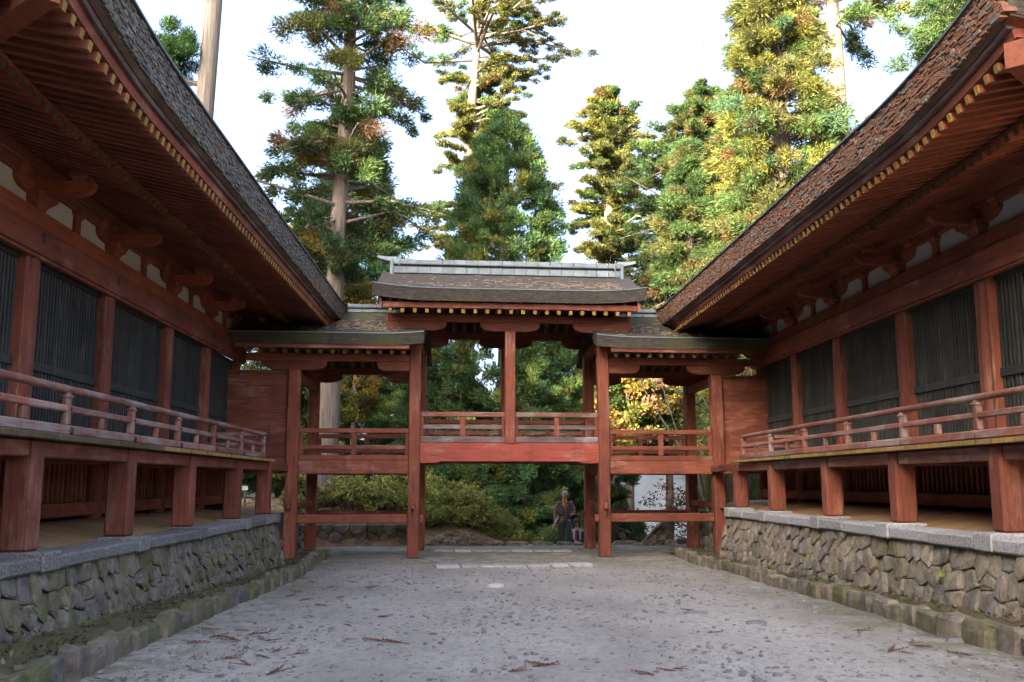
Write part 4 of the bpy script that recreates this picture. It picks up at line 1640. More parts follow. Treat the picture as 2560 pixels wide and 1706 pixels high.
def tree(name, label, base, trunk, prof, nbr, pal, seed, L=0.17, Wd=0.05, per=60, clump=(0.3, 0.5), droop=0.25, along=(0.45, 1.0), ncl=3,
         bark='bark', flat=(1, 1, 0.75), limbs=True, group=None, cat='tree', zr=None, rise=0.0, hang=0.0, bias=None, updir=(0, 0, 0.35), limb_r=0.035, gaps=0.0, dens=3.5, K=3, rvar=(0.68, 1.12)):
    """trunk: list of (dx, dy, z, radius) above base; prof(t)-> crown radius at t in 0..1 over zr"""
    g = np.random.default_rng(seed)
    root = empty(name, base, label, cat, group)
    mb = MB()
    mb.tube([(p[0], p[1], p[2]) for p in trunk], [p[3] for p in trunk], 12)
    tz = [p[2] for p in trunk]

    def tpos(z):
        return np.array([np.interp(z, tz, [p[0] for p in trunk]), np.interp(z, tz, [p[1] for p in trunk]), z])
    cen, rad_, col, ups = [], [], [], []
    lb = mb
    z0, z1 = zr
    for i in range(nbr):
        t = (i + g.random()) / nbr
        z = z0 + (z1 - z0) * t
        R = prof(t) * g.uniform(*rvar)
        a = g.uniform(0, 2 * PI)
        if gaps and g.random() < gaps * (0.5 + 0.5 * math.sin(a * 2 + z * 1.1)):
            continue
        if bias is not None and g.random() < bias[0]:
            a = bias[1] + g.normal() * 0.8
        dirv = np.array([math.cos(a), math.sin(a), 0])
        bc = pick(g, pal)
        jz = g.normal(size=2) * 0.10
        p0 = tpos(min(z, tz[-1]))
        p0[2] = z
        k = R
        p2 = p0 + dirv * k + np.array([0, 0, (-droop + rise + jz[0]) * k])
        p1 = p0 + dirv * k * 0.5 + np.array([0, 0, (-droop * 0.2 + rise * 0.5 + 0.06 + jz[1]) * k]) + np.array([-dirv[1], dirv[0], 0]) * g.normal() * 0.08 * k
        if limbs and R > 0.5:
            lr = limb_r * (0.6 + 0.25 * R)
            lb.tube([p0, p1, p2], [lr, lr * 0.65, lr * 0.2], 5, cap=False)
        for j in range(ncl):
            s = along[0] + (along[1] - along[0]) * (j + g.random()) / ncl
            q = (1 - s) ** 2 * p0 + 2 * s * (1 - s) * p1 + s * s * p2
            q = q + g.normal(size=3) * np.array([0.10, 0.10, 0.07]) * max(0.6, k * 0.4)
            cen.append(q)
            rad_.append(g.uniform(*clump))
            col.append(bc * g.uniform(0.8, 1.25) if g.random() < 0.8 else pick(g, pal))
            ups.append(dirv * 0.6 + np.array(updir))
    mb.build('trunk', bark, root, smooth=True)
    me_ = leaf_mesh('crown', cen, rad_, int(per * dens), L, Wd, col, np.array(ups), seed + 1, flat, hang=hang, K=K)
    put('crown', me_, root, (0, 0, 0))
    return root


def px(x, y, Y):
    """ray through a pixel of the full-view (2353 wide) picture, met with the plane at distance Y"""
    x, y = x * 1.088, y * 1.088
    d = FW * FPX + RT * (x - 1280) - UP * (y - 853)
    return EYE + d * (Y / d.y)


def cone(r0, r1, p=1.0):
    return lambda t: r1 + (r0 - r1) * (1 - t) ** p


# tall cedar right behind the bridge, its bare bole showing below and above the roof
A = Vector((-4.12, 28.0, 1.0))
tree('cedar_tree', 'tall open cedar with pale bare bole rising behind the bridge beside the dark hall', A,
     [(0.0, 0, -0.3, 0.42), (0.0, 0, 0.3, 0.33), (0.06, 0, 4, 0.28), (0.12, 0, 8, 0.235), (0.35, 0, 12.5, 0.20), (0.32, 0, 18, 0.17), (0.3, 0, 25, 0.05)],
     lambda t: (1.75 + 1.25 * math.sin(t * 9.0) ** 2), 230,
     [(4, DGREEN), (4.5, GREEN), (2.5, OLIVE), (0.8, BROWN), (0.5, GOLD)], 101, per=58, clump=(0.22, 0.48), droop=0.10, ncl=4, along=(0.35, 1.0), zr=(6.6, 20.0), hang=0.25, limb_r=0.045, gaps=0.6, rvar=(0.5, 1.3))
# bare pale bole with one green tuft
B = px(463, 300, 33)
tree('bare_trunk_tree', 'pale bare tree trunk with a single round green tuft above the dark hall roof', (B.x, 33, 0.6),
     [(0, 0, -1, 0.5), (0.0, 0, 6, 0.40), (0.02, 0, 13, 0.34), (0.22, 0, 18, 0.29), (0.35, 0, 27, 0.1)],
     lambda t: 1.1, 4, [(3, GREEN), (2, BGREEN), (1, YGREEN)], 102, per=30, clump=(0.25, 0.4), zr=(20.5, 24), bark='bark_pale', limbs=False)
tb = px(402, 118, 33)
gq = np.random.default_rng(5)
rootb = bpy.data.objects['bare_trunk_tree']
cen = []
for k in range(70):
    d = gq.normal(size=3)
    d /= np.linalg.norm(d)
    rr_ = 0.95 * gq.random() ** 0.45
    cen.append([tb.x - B.x + d[0] * rr_ * 0.95, d[1] * rr_, tb.z - 0.6 + d[2] * rr_ * 1.15])
put('tuft', leaf_mesh('tuft', cen, np.full(70, 0.34), 260, 0.15, 0.045, [np.array((0.048, 0.105, 0.030)) * gq.uniform(.75, 1.3) for _ in cen], (0, 0, 0.8), 9, K=3), rootb, (0, 0, 0))
lb = MB()
lb.tube([(0.1, 0, tb.z - 0.6 - 1.3), (-0.5, 0, tb.z - 0.6 - 1.15), (-0.95, 0, tb.z - 0.6 - 0.8), (-0.95, 0, tb.z - 0.6)], [0.11, 0.09, 0.07, 0.03], 7)
for k in range(9):
    c = cen[k * 5]
    lb.tube([(-0.95, 0, tb.z - 0.6 - 0.7 + 0.05 * k), tuple(c)], [0.035, 0.012], 5, cap=False)
lb.build('limb', 'bark_pale', rootb, smooth=True)

# dense dark conifer behind the tall cedar
c = px(812, 600, 37)
tree('dense_conifer', 'broad dark green conifer standing behind the tall open cedar', (c.x, 37, 0.6),
     [(0, 0, -0.5, 0.4), (0, 0, 8, 0.25), (0, 0, 15.5, 0.04)], lambda t: 3.15 * (1 - t ** 2.6) + 0.1, 380,
     [(5, DGREEN), (4, BGREEN), (2, GREEN), (0.8, OLIVE), (0.4, GOLD)], 103, per=52, clump=(0.32, 0.55), droop=0.05, rise=0.15, ncl=3, zr=(0.5, 15.2), along=(0.6, 1.05), bark='bark_dark', L=0.19, Wd=0.06, limbs=False)
# rounded cone conifer on the axis of the gate
c = px(1163, 600, 33.5)
tree('cone_conifer', 'dense rounded cone-shaped green conifer straight behind the gate roof', (c.x, 33.5, 0.6),
     [(0, 0, -0.5, 0.4), (0, 0, 8, 0.25), (0, 0, 14.2, 0.03)], lambda t: 2.6 * (1 - t ** 2.7) ** 0.72 + 0.05, 620,
     [(4, (0.060, 0.125, 0.052)), (4.5, (0.078, 0.138, 0.040)), (1.6, GREEN), (1.3, (0.115, 0.130, 0.036)), (1.1, (0.155, 0.165, 0.035)), (0.15, BROWN)], 104, per=36, clump=(0.20, 0.38), droop=-0.1, rise=0.30, ncl=3, zr=(0.2, 14.1), along=(0.62, 1.05), rvar=(0.84, 1.06), bark='bark_dark', L=0.16, Wd=0.05, limbs=False, updir=(0, 0, 0.7))
# old sunlit pale cedar further back
c = px(1073, 600, 48)
trk = [(0, 0, -2, 0.6), (0, 0, 10, 0.42), (0.25, 0, 17, 0.34), (0.05, 0, 20.5, 0.28), (0.45, 0, 25, 0.16), (0.4, 0, 30, 0.04)]


def old_prof(t):
    return (1.6 + 1.1 * math.sin(t * 8.4 + 0.5) + 0.8 * math.sin(t * 23 + 1) + 0.6 * math.sin(t * 41)) * (1.0 + 0.5 * (t > 0.45)) + 0.7


tree('old_cedar', 'sunlit old pale-barked cedar with layered yellow-green tufts beyond the gate roof', (c.x, 48, -1.0), trk, old_prof, 190,
     [(4, OLIVE), (3.5, YGREEN), (2.2, GREEN), (0.3, BROWN)], 105, per=40, clump=(0.22, 0.42), droop=-0.02, rise=0.02, ncl=8, along=(0.25, 1.05), zr=(9.5, 28.5), bark='bark_pale', L=0.2, Wd=0.07, flat=(1, 1, 0.5), limb_r=0.05, gaps=0.15, bias=(0.35, 0.2))
# tufted tree right of the gate ridge
c = px(1395, 600, 46)
tree('tufted_cedar', 'sunlit tufted cedar leaning in layers just beyond the right end of the gate ridge', (c.x, 46, -1.5),
     [(0, 0, -2, 0.45), (0.2, 0, 8, 0.35), (0.1, 0, 16, 0.22), (0.3, 0, 22.8, 0.04)], lambda t: (2.9 * (1 - t ** 3.0) ** 0.7 + 0.5) * (0.9 + 0.14 * math.sin(t * 9) + 0.1 * math.sin(t * 23 + 2)), 260,
     [(3.5, OLIVE), (3, YGREEN), (2.4, GREEN), (0.7, BROWN)], 106, per=42, clump=(0.2, 0.42), droop=0.0, rise=0.04, ncl=7, along=(0.2, 1.05), zr=(6, 22.8), bark='bark_pale', L=0.2, Wd=0.07, flat=(1, 1, 0.55), limb_r=0.05, gaps=0.15, rvar=(0.45, 1.2))
# darker layered tree with a dead top
c = px(1592, 620, 44)
tree('layered_cedar', 'shaded layered cedar growing close against the dead-topped cedar', (c.x, 44, -1.5),
     [(0, 0, -2, 0.4), (0.1, 0, 8, 0.28), (0.0, 0, 15, 0.05)], lambda t: (3.0 * (1 - t) ** 0.7 + 0.6) * (0.7 + 0.4 * abs(math.sin(t * 10))), 110,
     [(4, GREEN), (3, DGREEN), (2.5, OLIVE), (0.8, BROWN)], 119, per=70, clump=(0.32, 0.55), droop=0.0, rise=0.04, ncl=4, along=(0.3, 1.05), zr=(6.5, 15.2), bark='bark', L=0.2, Wd=0.07, flat=(1, 1, 0.55), limb_r=0.05)
c = px(1612, 600, 41)
tree('dead_top_cedar', 'dark layered cedar with a bare dead grey leader above its crown', (c.x, 41, -1.5),
     [(0, 0, -2, 0.5), (0.1, 0, 10, 0.38), (0.2, 0, 17, 0.30), (0.28, 0, 20.5, 0.16), (0.24, 0, 22, 0.10), (0.36, 0, 23.2, 0.05), (0.33, 0, 24.2, 0.015)], lambda t: (3.9 * (1 - t ** 2.4) ** 0.8 + 0.6) * (0.9 + 0.12 * math.sin(t * 10 + 1) + 0.1 * math.sin(t * 27)), 300,
     [(4, GREEN), (3, DGREEN), (2, OLIVE), (0.8, BROWN)], 107, per=42, clump=(0.22, 0.45), droop=0.0, rise=0.03, ncl=7, along=(0.2, 1.05), zr=(6.5, 20.6), bark='bark', L=0.2, Wd=0.07, flat=(1, 1, 0.55), limb_r=0.05, bias=(0.35, PI), gaps=0.1, rvar=(0.45, 1.2))
# big bright cedar over the right hall roof
c = px(1790, 600, 33)
tree('bright_cedar', 'big dense cedar with bright yellow-green sunlit sprays above the pinker hall roof', (c.x, 33, -0.5),
     [(0, 0, -2, 0.6), (0, 0, 8, 0.42), (0.25, 0, 14, 0.32), (0.2, 0, 22, 0.08)], lambda t: 3.2 * (1 - 0.42 * t) * (0.92 + 0.1 * math.sin(t * 13)), 480,
     [(4, YGREEN), (4, OLIVE), (3.5, GREEN), (1.2, BGREEN), (0.9, BROWN)], 108, per=62, clump=(0.28, 0.55), droop=0.18, rise=0.0, ncl=3, along=(0.5, 1.08), zr=(1.5, 21.5), bark='bark_dark', L=0.2, Wd=0.055, hang=0.35)
for (xx, yt, Y, R, lab, sd, pal) in ((1690, 210, 38, 2.6, 'mid-height cedar with olive sprays left of the bright cedar', 121, [(3, OLIVE), (3, GREEN), (2, YGREEN), (1, DGREEN), (.6, BROWN)]),
                                     (1895, 330, 36, 2.2, 'shorter bright cedar right of the bright cedar at the hall roof edge', 122, [(4, YGREEN), (3, OLIVE), (2, GREEN), (.8, BROWN)]),
                                     (1580, 330, 38, 2.3, 'shaded cedar in front of the dead-topped cedar', 123, [(4, GREEN), (3, DGREEN), (2, OLIVE), (.6, BROWN)])):
    c = px(xx, yt, Y)
    hh = c.z + 2
    tree('roadside_cedar', lab, (c.x, Y, -2), [(0, 0, -1, 0.4), (0, 0, hh * 0.6, 0.24), (0, 0, hh, 0.04)], (lambda t, R=R: R * (1 - t ** 1.8) + 0.25), 250, pal, sd, per=50, clump=(0.26, 0.5), droop=0.16, ncl=3,
         along=(0.4, 1.08), zr=(7.5, hh), bark='bark', L=0.19, Wd=0.052, hang=0.3, rvar=(0.6, 1.2), group='cedars behind the pinker hall')
# straight tall bole behind it
c = px(1927, 200, 42)
tree('tall_bole_cedar', 'straight tall bole with foliage only at the top above the pinker hall roof', (c.x, 42, -2),
     [(0, 0, -2, 0.6), (0, 0, 12, 0.46), (-0.1, 0, 24, 0.38), (-0.2, 0, 32, 0.1)], lambda t: 2.8 + 1.4 * math.sin(t * 5), 46,
     [(3, GREEN), (2, OLIVE), (2, DGREEN), (1.4, BROWN)], 109, per=70, clump=(0.35, 0.6), droop=0.2, ncl=4, zr=(24.6, 31), bark='bark', L=0.22, Wd=0.07, hang=0.3, limb_r=0.06)
# boughs reaching in at the upper right
c = px(2290, 40, 27)
tree('overhanging_cedar', 'cedar with drooping boughs hanging over the upper end of the pinker hall roof', (c.x - 0.3, 27, 0.0),
     [(0, 0, -2, 0.5), (0, 0, 12, 0.38), (0.1, 0, 24, 0.1)], lambda t: 2.6, 80,
     [(3, GREEN), (2.5, OLIVE), (2, DGREEN), (0.8, BROWN)], 110, per=75, clump=(0.25, 0.45), droop=0.35, ncl=4, zr=(13.6, 21), bark='bark', L=0.17, Wd=0.05, hang=0.35, bias=(0.6, PI))
c = px(2000, 270, 60)
tree('far_treetop', 'small distant treetop peeping over the pinker hall roof', (c.x, 60, 0),
     [(0, 0, 0, 0.5), (0, 0, 20, 0.25), (0, 0, c.z + 0.6, 0.05)], lambda t: 1.9 * (1 - t) + 0.4, 26, [(2, OLIVE), (2, GREEN), (1, BROWN)], 111, per=60, clump=(0.35, 0.6), ncl=3, zr=(c.z - 4, c.z + 0.3), L=0.26, Wd=0.09, flat=(1, 1, .6))
# young cedars that fill the view through and beyond the bridge
fill = [(-1.9, 34.5, 8.4, 1.7, 'young cedar filling the view through the passage beside the tall bole', 201),
        (3.6, 36.5, 7.9, 1.55, 'young dark cedar seen between the right posts of the passage', 202),
        (-6.4, 33.0, 7.0, 1.9, 'bushy young cedar on the bank behind the shaded board screen', 203),
        (-9.6, 31.0, 7.5, 2.0, 'young cedar behind the end of the dark hall', 204),
        (-3.6, 35.6, 6.6, 1.8, 'dim young cedar behind the leafy bank shrubs', 205),
        (0.7, 31.0, 4.3, 1.35, 'low young cedar with feathery fronds behind the walkers', 206),
        (2.6, 30.2, 2.6, 1.0, 'small dark cedar bush just below the stair head', 207),
        (1.75, 32.0, 9.5, 1.5, 'slim green cedar on the slope straight behind the passage', 208),
        (3.1, 34.0, 11.5, 1.7, 'taller green cedar on the slope right behind the passage', 209),
        (-0.6, 32.2, 6.6, 1.5, 'feathery young cedar behind the left half of the passage', 210),
        (-0.9, 38.5, 10.0, 2.0, 'dim cedar deep behind the left half of the passage', 221), (1.6, 39.5, 12.0, 2.0, 'dim cedar deep behind the right half of the passage', 222),
        (4.6, 38.0, 12.5, 1.7, 'dim cedar on the slope beside the pale far roof', 223), (0.2, 36.3, 11.0, 2.3, 'dense cedar right behind the cone-shaped conifer', 224)]
for (X, Y, h, R, lab, sd) in fill:
    zb = gz(X, Y) - 0.1
    low = 0.0 if X < 2 else -3.0
    tree('young_cedar', lab, (X, Y, zb), [(0, 0, -0.3, 0.16), (0, 0, h * 0.6, 0.09), (0, 0, h - zb * 0, 0.02)],
         (lambda t, R=R: R * (1 - t ** 2.2) + 0.12), int(95 * h * R / 8) + 40, [(4, (0.085, 0.165, 0.070)), (4, (0.105, 0.175, 0.055)), (3, (0.070, 0.135, 0.05)), (1.4, (0.21, 0.22, 0.045)), (0.7, (0.15, 0.16, 0.05)), (0.3, BROWN)], sd, per=58, clump=(0.22, 0.42),
         droop=0.10, rise=0.10, ncl=3, zr=(0.15, h), along=(0.45, 1.05), bark='bark_dark', L=0.15, Wd=0.042, hang=0.15, group='young cedars beyond the bridge')
# sunlit autumn trees far behind the right bay
for (xx, yy, Y, R, h, lab, sd, pal) in (
        (1440, 955, 33, 1.15, 3.5, 'golden sunlit tree seen through the right side span', 211, [(3, (0.27, 0.20, 0.05)), (4, (0.17, 0.18, 0.045)), (1.6, (0.29, 0.17, 0.10)), (2.5, GREEN)]),
        (1530, 975, 34, 1.2, 3.0, 'yellow-green sunlit tree seen low through the right side span', 212, [(4, (0.18, 0.19, 0.05)), (2, (0.25, 0.20, 0.055)), (2, GREEN), (1, OLIVE)]),
        (1590, 900, 52, 2.4, 6.5, 'dark green tree behind the sunlit autumn trees', 213, [(4, GREEN), (3, DGREEN), (1, OLIVE)]),
        (1650, 960, 47, 2.0, 7, 'shaded tree behind the pinker board screen', 214, [(4, GREEN), (3, DGREEN), (1, OLIVE)])):
    c = px(xx, yy, Y)
    zb = gz(c.x, Y)
    zt = c.z + h / 2 - zb
    tree('autumn_tree', lab, (c.x, Y, zb), [(0, 0, -0.4, 0.2), (0.1, 0, zt * 0.7, 0.12), (0, 0, zt - 0.3, 0.03)], (lambda t, R=R: R * math.sin(PI * (0.12 + 0.8 * t)) + 0.2), 70, pal, sd, per=70,
         clump=(0.28, 0.5), droop=-0.1, rise=0.25, ncl=3, zr=(zt - h, zt), along=(0.3, 1.05), bark='bark_dark', L=0.17, Wd=0.10, flat=(1, 1, 0.6), K=4, dens=1.2, group='trees seen through the right side span')
# golden small tree beside the tall bole, above the bridge roof
c = px(818, 640, 30.5)
tree('golden_tree', 'small golden-leaved tree beside the tall bole above the mossy side roof', (c.x, 30.5, 0.8),
     [(0, 0, -0.3, 0.1), (0.05, 0, 4, 0.07), (0, 0, 6.4, 0.02)], lambda t: 1.0 * math.sin(PI * (0.15 + 0.8 * t)) + 0.15, 44, [(4, GOLD), (2, OLIVE), (2, YGREEN), (0.8, BROWN)], 215, per=58, clump=(0.2, 0.35), droop=-0.1, rise=0.3, ncl=3, zr=(2.6, 6.9), bark='bark_dark', L=0.13, Wd=0.06, along=(0.3, 1.05))
c = px(690, 560, 40)
tree('gold_edge_tree', 'yellowish tree filling the gap above the lower end of the dark hall roof', (c.x, 40, 0.5),
     [(0, 0, -0.3, 0.2), (0, 0, 7, 0.1), (0, 0, 11, 0.03)], lambda t: 1.9 * math.sin(PI * (0.1 + 0.8 * t)) + 0.2, 110, [(3, GREEN), (2, OLIVE), (1.5, GOLD), (2, BGREEN)], 216, per=60, clump=(0.26, 0.45), droop=-0.1, rise=0.3, ncl=3, zr=(2, 12), bark='bark_dark', L=0.17, Wd=0.07, along=(0.3, 1.05))


# leafless and near-leafless branching trees
def branching(mb, p, d, L, rr0, depth, g, tips, spread=0.6, upb=0.1):
    n = 3
    pts, rs = [p.copy()], [rr0]
    q = p.copy()
    dd = d.copy()
    for k in range(n):
        dd = (dd + Vector(g.normal(size=3) * 0.14) + Vector((0, 0, upb * 0.3))).normalized()
        q = q + dd * L / n
        pts.append(q.copy())
        rs.append(rr0 * (1 - 0.42 * (k + 1) / n))
    mb.tube(pts, rs, 6 if rr0 > 0.02 else 4, cap=False)
    if depth == 0:
        tips.append(q)
        return
    for k in range(int(g.integers(2, 4))):
        nd = (dd + Vector(g.normal(size=3) * spread) + Vector((0, 0, upb))).normalized()
        i = int(g.integers(1, n + 1))
        branching(mb, pts[i], nd, L * g.uniform(0.55, 0.85), rs[i] * 0.62, depth - 1, g, tips, spread, upb)


def bare_tree(name, label, base, d, L, r0, depth, seed, bark, leaves=None, spread=0.6, upb=0.1, stems=1, group=None):
    g = np.random.default_rng(seed)
    root = empty(name, base, label, 'tree', group)
    mb = MB()
    tips = []
    for s in range(stems):
        dd = (Vector(d) + Vector(g.normal(size=3) * (0.3 if stems > 1 else 0))).normalized()
        branching(mb, Vector((0, 0, -0.1)), dd, L, r0, depth, g, tips, spread, upb)
    mb.build('branches', bark, root, smooth=True)
    if leaves:
        pal, per, Lf, Wf, cr = leaves
        put('leaves', leaf_mesh('leaves', [tuple(t) for t in tips], np.full(len(tips), cr), per, Lf, Wf, [pick(g, pal) for _ in tips], (0, 0, 0), seed + 3, (1, 1, 0.35), 0.8), root, (0, 0, 0))
    return root


c = px(1620, 800, 27)
bare_tree('bare_tree', 'leafless pale-twigged tree rising between the bridge and the pinker hall eave', (c.x + 0.3, 27, gz(c.x, 27)), (0.0, 0, 1), 4.0, 0.045, 4, 301, 'bark_pale', None, 0.40, 0.34, 4)
c = px(1640, 1000, 28)
bare_tree('bare_bush', 'bare grey branches spreading behind the right side span', (c.x + 0.5, 28, gz(c.x, 28)), (-0.6, 0, 0.5), 2.3, 0.045, 4, 305, 'bark_pale', None, 0.55, 0.1, 3)
c = px(1600, 1165, 29)
bare_tree('maple_tree', 'thin maple with dull reddish leaves spread in front of the pale roof', (c.x + 1.0, 29, -0.9), (-0.75, -0.05, 0.42), 1.5, 0.05, 4, 311, 'bark_dark',
          ([(3, (0.11, 0.05, 0.035)), (2, (0.08, 0.07, 0.03)), (2, (0.13, 0.08, 0.035))], 17, 0.085, 0.05, 0.24), 0.5, 0.04, 2)
c = px(1560, 1222, 27.5)
bare_tree('sapling', 'small olive-leaved sapling low in front of the pale roof', (c.x + 0.9, 27.5, -0.6), (-0.5, 0, 0.7), 0.8, 0.02, 3, 317, 'bark_dark',
          ([(3, (0.10, 0.095, 0.03)), (2, (0.14, 0.10, 0.04))], 9, 0.075, 0.05, 0.16), 0.6, 0.02, 3)
c = px(1425, 1180, 29)
tree('dark_spray_cedar', 'dark conifer spray beside the right post of the passage', (c.x - 0.1, 29.5, gz(4, 29.5) - 0.3), [(0, 0, -0.3, 0.1), (0, 0, 3, 0.05), (0, 0, 4.6, 0.02)],
     lambda t: 0.95 * (1 - t) + 0.45 * math.sin(t * 9) ** 2 + 0.1, 90, [(4, DGREEN), (3, BGREEN), (1, GREEN), (0.6, (0.1, 0.06, 0.04))], 218, per=55, clump=(0.16, 0.3), droop=0.1, ncl=3, zr=(0.2, 4.9), L=0.13, Wd=0.035, bark='bark_dark')

# unseen trees added behind and left of the viewer to block the low sun
for (X, Y, h, R, lab, sd) in ((-21, 1, 15, 4.2, 'tall cedar outside the court to the left of the dark hall', 401), (-26, 10, 34, 5.2, 'tall cedar outside the court far left of the dark hall', 402),
                              (-15, -6, 15, 4.2, 'cedar behind the near corner of the dark hall', 403), (-9, -12, 16, 4.0, 'cedar behind the viewer on the left', 404), (-3, -17, 10, 4.0, 'cedar straight behind the viewer', 405),
                              (-29, 18, 34, 5.2, 'tall cedar beyond the back of the dark hall', 406), (4, -19, 9, 4.0, 'cedar behind the viewer on the right', 407), (-22, -12, 13, 4.5, 'cedar far behind the viewer on the left', 408), (-14, -22, 13, 4.5, 'farthest cedar behind the viewer', 409), (-10, -2, 16, 3.6, 'cedar by the near corner of the dark hall', 410),
                              (-6, -7, 15, 3.6, 'cedar a few steps behind the viewer', 411), (-15, 2, 19, 4.0, 'cedar close beside the dark hall', 412),
                              (-7, -3, 15, 3.4, 'cedar near the dark hall corner post', 413), (-10.5, 2.5, 18, 3.2, 'slim cedar against the side of the dark hall', 415), (-20.5, 7, 26, 4.2, 'tall cedar between the others left of the dark hall', 414)):
    tree('sun_blocker_cedar', lab, (X, Y, 0.3), [(0, 0, -0.5, 0.4), (0, 0, h * 0.6, 0.25), (0, 0, h, 0.04)], (lambda t, R=R: R * (1 - t ** 2.4) + 0.2), 150, [(4, DGREEN), (3, GREEN)], sd, per=30, clump=(0.7, 1.1),
         zr=(0.5, h), ncl=4, along=(0.2, 1.0), L=0.6, Wd=0.35, limbs=False, bark='bark_dark', group='cedars around the court', dens=1.0, K=4)


# ------------------------------------------------------------------ shrubs, ferns, grass
def shrub(name, label, base, R, h, seed, pal, n=60, per=42, L=0.11, Wd=0.065, group=None, cat='shrub'):
    g = np.random.default_rng(seed)
    root = empty(name, base, label, cat, group)
    mb = MB()
    cen, col = [], []
    for k in range(n):
        a = g.uniform(0, 2 * PI)
        q = R * math.sqrt(g.random())
        top = h * (1 - 0.55 * (q / R) ** 2) * g.uniform(0.45, 1.05)
        p = Vector((q * math.cos(a), q * math.sin(a) * 0.8, top))
        if k % 3 == 0:
            mb.tube([(p.x * 0.3, p.y * 0.3, -0.1), (p.x * 0.7, p.y * 0.7, top * 0.5), tuple(p)], [0.012, 0.009, 0.004], 5, cap=False)
        cen.append(tuple(p))
        col.append(pick(g, pal))
    mb.build('stems', 'bark_dark', root)
    put('leaves', leaf_mesh('leaves', cen, np.full(n, 0.16 + 0.05 * R), per, L, Wd, col, (0, -0.15, 0.5), seed + 2, (1, 1, 0.8), 0.6), root, (0, 0, 0))
    return root


SH = [(4, (0.27, 0.30, 0.08)), (3, (0.22, 0.26, 0.075)), (1.5, (0.30, 0.26, 0.085)), (0.8, (0.13, 0.09, 0.035))]
k = 0
for (xx, yy, Y, R, h, lab) in ((800, 1160, 27.2, 0.85, 1.05, 'leafy green shrub beside the tall pale bole'), (880, 1165, 27.0, 0.8, 0.85, 'leafy shrub on the bank behind the left side span'),
                               (985, 1165, 27.6, 0.8, 0.95, 'leafy shrub just right of the left passage post'), (1050, 1180, 27.2, 0.85, 0.85, 'spreading yellow-green shrub on the bank top'),
                               (1110, 1195, 26.9, 0.9, 1.05, 'tall yellow-green shrub with brown tips on the bank'), (1165, 1215, 26.3, 0.75, 0.75, 'low yellow-green shrub at the lower end of the bank'),
                               (930, 1150, 28.4, 1.0, 1.1, 'dim shrub behind the leafy bank shrubs'), (690, 1140, 26.6, 0.5, 1.1, 'broad-leaved shrub between the left posts of the side span'),
                               (1195, 1228, 25.9, 0.5, 0.5, 'lowest yellow-green shrub beside the stair head'), (1090, 1222, 26.1, 0.6, 0.45, 'sprawling low shrub in the middle of the bank'), (1000, 1205, 26.2, 0.6, 0.4, 'sprawling low shrub by the left passage post')):
    c = px(xx, yy, Y)
    shrub('shrub', lab, (c.x, Y, gz(c.x, Y) - 0.02), R, h, 500 + k, SH, n=75 if k != 7 else 40, L=0.10 if k != 7 else 0.16, Wd=0.06 if k != 7 else 0.09, group='shrubs on the bank')
    k += 1
# tangle of dry twigs behind the shrubs
c = px(900, 1120, 28.6)
bare_tree('dry_brush', 'tangle of dry grey twigs behind the bank shrubs', (c.x, 28.8, gz(c.x, 28.8)), (0, 0, 1), 0.75, 0.012, 4, 341, 'bark', None, 0.9, 0.0, 7)


def blades(name, label, base, n, h, R, seed, pal, w=0.02, cat='grass', group=None):
    g = np.random.default_rng(seed)
    mb = MB()
    for k in range(n):
        a, q = g.uniform(0, 2 * PI), R * math.sqrt(g.random())
        x, y = q * math.cos(a), q * math.sin(a)
        hh = h * g.uniform(0.5, 1.1)
        da = g.uniform(0, 2 * PI)
        lean = g.uniform(0.1, 0.6) * hh
        tip = (x + math.cos(da) * lean, y + math.sin(da) * lean, hh * (0.95 - 0.3 * g.random()))
        m = (x + math.cos(da) * lean * 0.4, y + math.sin(da) * lean * 0.4, hh * 0.75)
        sx, sy = -math.sin(da) * w, math.cos(da) * w
        c = tuple(pick(g, pal))
        mb.add([(x - sx * .6, y - sy * .6, 0), (x + sx * .6, y + sy * .6, 0), (m[0] + sx, m[1] + sy, m[2]), (m[0] - sx, m[1] - sy, m[2]), tip], [(0, 1, 2, 3), (3, 2, 4)], 0, c)
    o = mb.build(name, 'foliage', None, base)
    return tag(o, label, cat, group)


BAM = [(3, (0.115, 0.115, 0.045)), (2, (0.155, 0.13, 0.06)), (2, (0.07, 0.085, 0.03))]
for i, (xx, yy, Y, lab) in enumerate(((1690, 1150, 27.5, 'clump of dry bamboo grass between the far verandah post and the bridge'), (1735, 1150, 28.5, 'clump of dry bamboo grass behind the far verandah posts'), (1660, 1150, 29.5, 'clump of bamboo grass behind the back bridge post'))):
    c = px(xx, yy, Y)
    blades('bamboo_grass', lab, (c.x, Y, 0.2), 420, 2.6, 0.8, 600 + i, BAM, 0.022, 'bamboo grass', 'bamboo grass behind the bridge')


def fern(name, label, loc, rot, s, seed, group):
    g = np.random.default_rng(seed)
    mb = MB()
    for f in range(int(g.integers(3, 6))):
        a = g.uniform(-1.2, 1.2)
        L = s * g.uniform(0.7, 1.1)
        nseg = 9
        prev = None
        for k in range(nseg + 1):
            t = k / nseg
            p = Vector((math.sin(a) * L * t, -L * t * 0.55, L * (0.55 * t - 0.75 * t * t)))
            if prev is not None:
                w = 0.16 * L * (1 - t) ** 0.7 + 0.01
                for sd in (-1, 1):
                    tip = p + Vector((math.cos(a) * sd * w, 0.02 * sd, -0.25 * w)) + Vector((math.sin(a) * w * .5, -w * 0.3, 0))
                    mb.add([tuple(prev), tuple(p), tuple(tip)], [(0, 1, 2)], 0, tuple(np.array((0.20, 0.235, 0.045)) * g.uniform(0.65, 1.3)))
            prev = p
    o = mb.build(name, 'foliage', None, loc)
    o.rotation_euler = (0, 0, rot)
    return tag(o, label, 'fern', group)


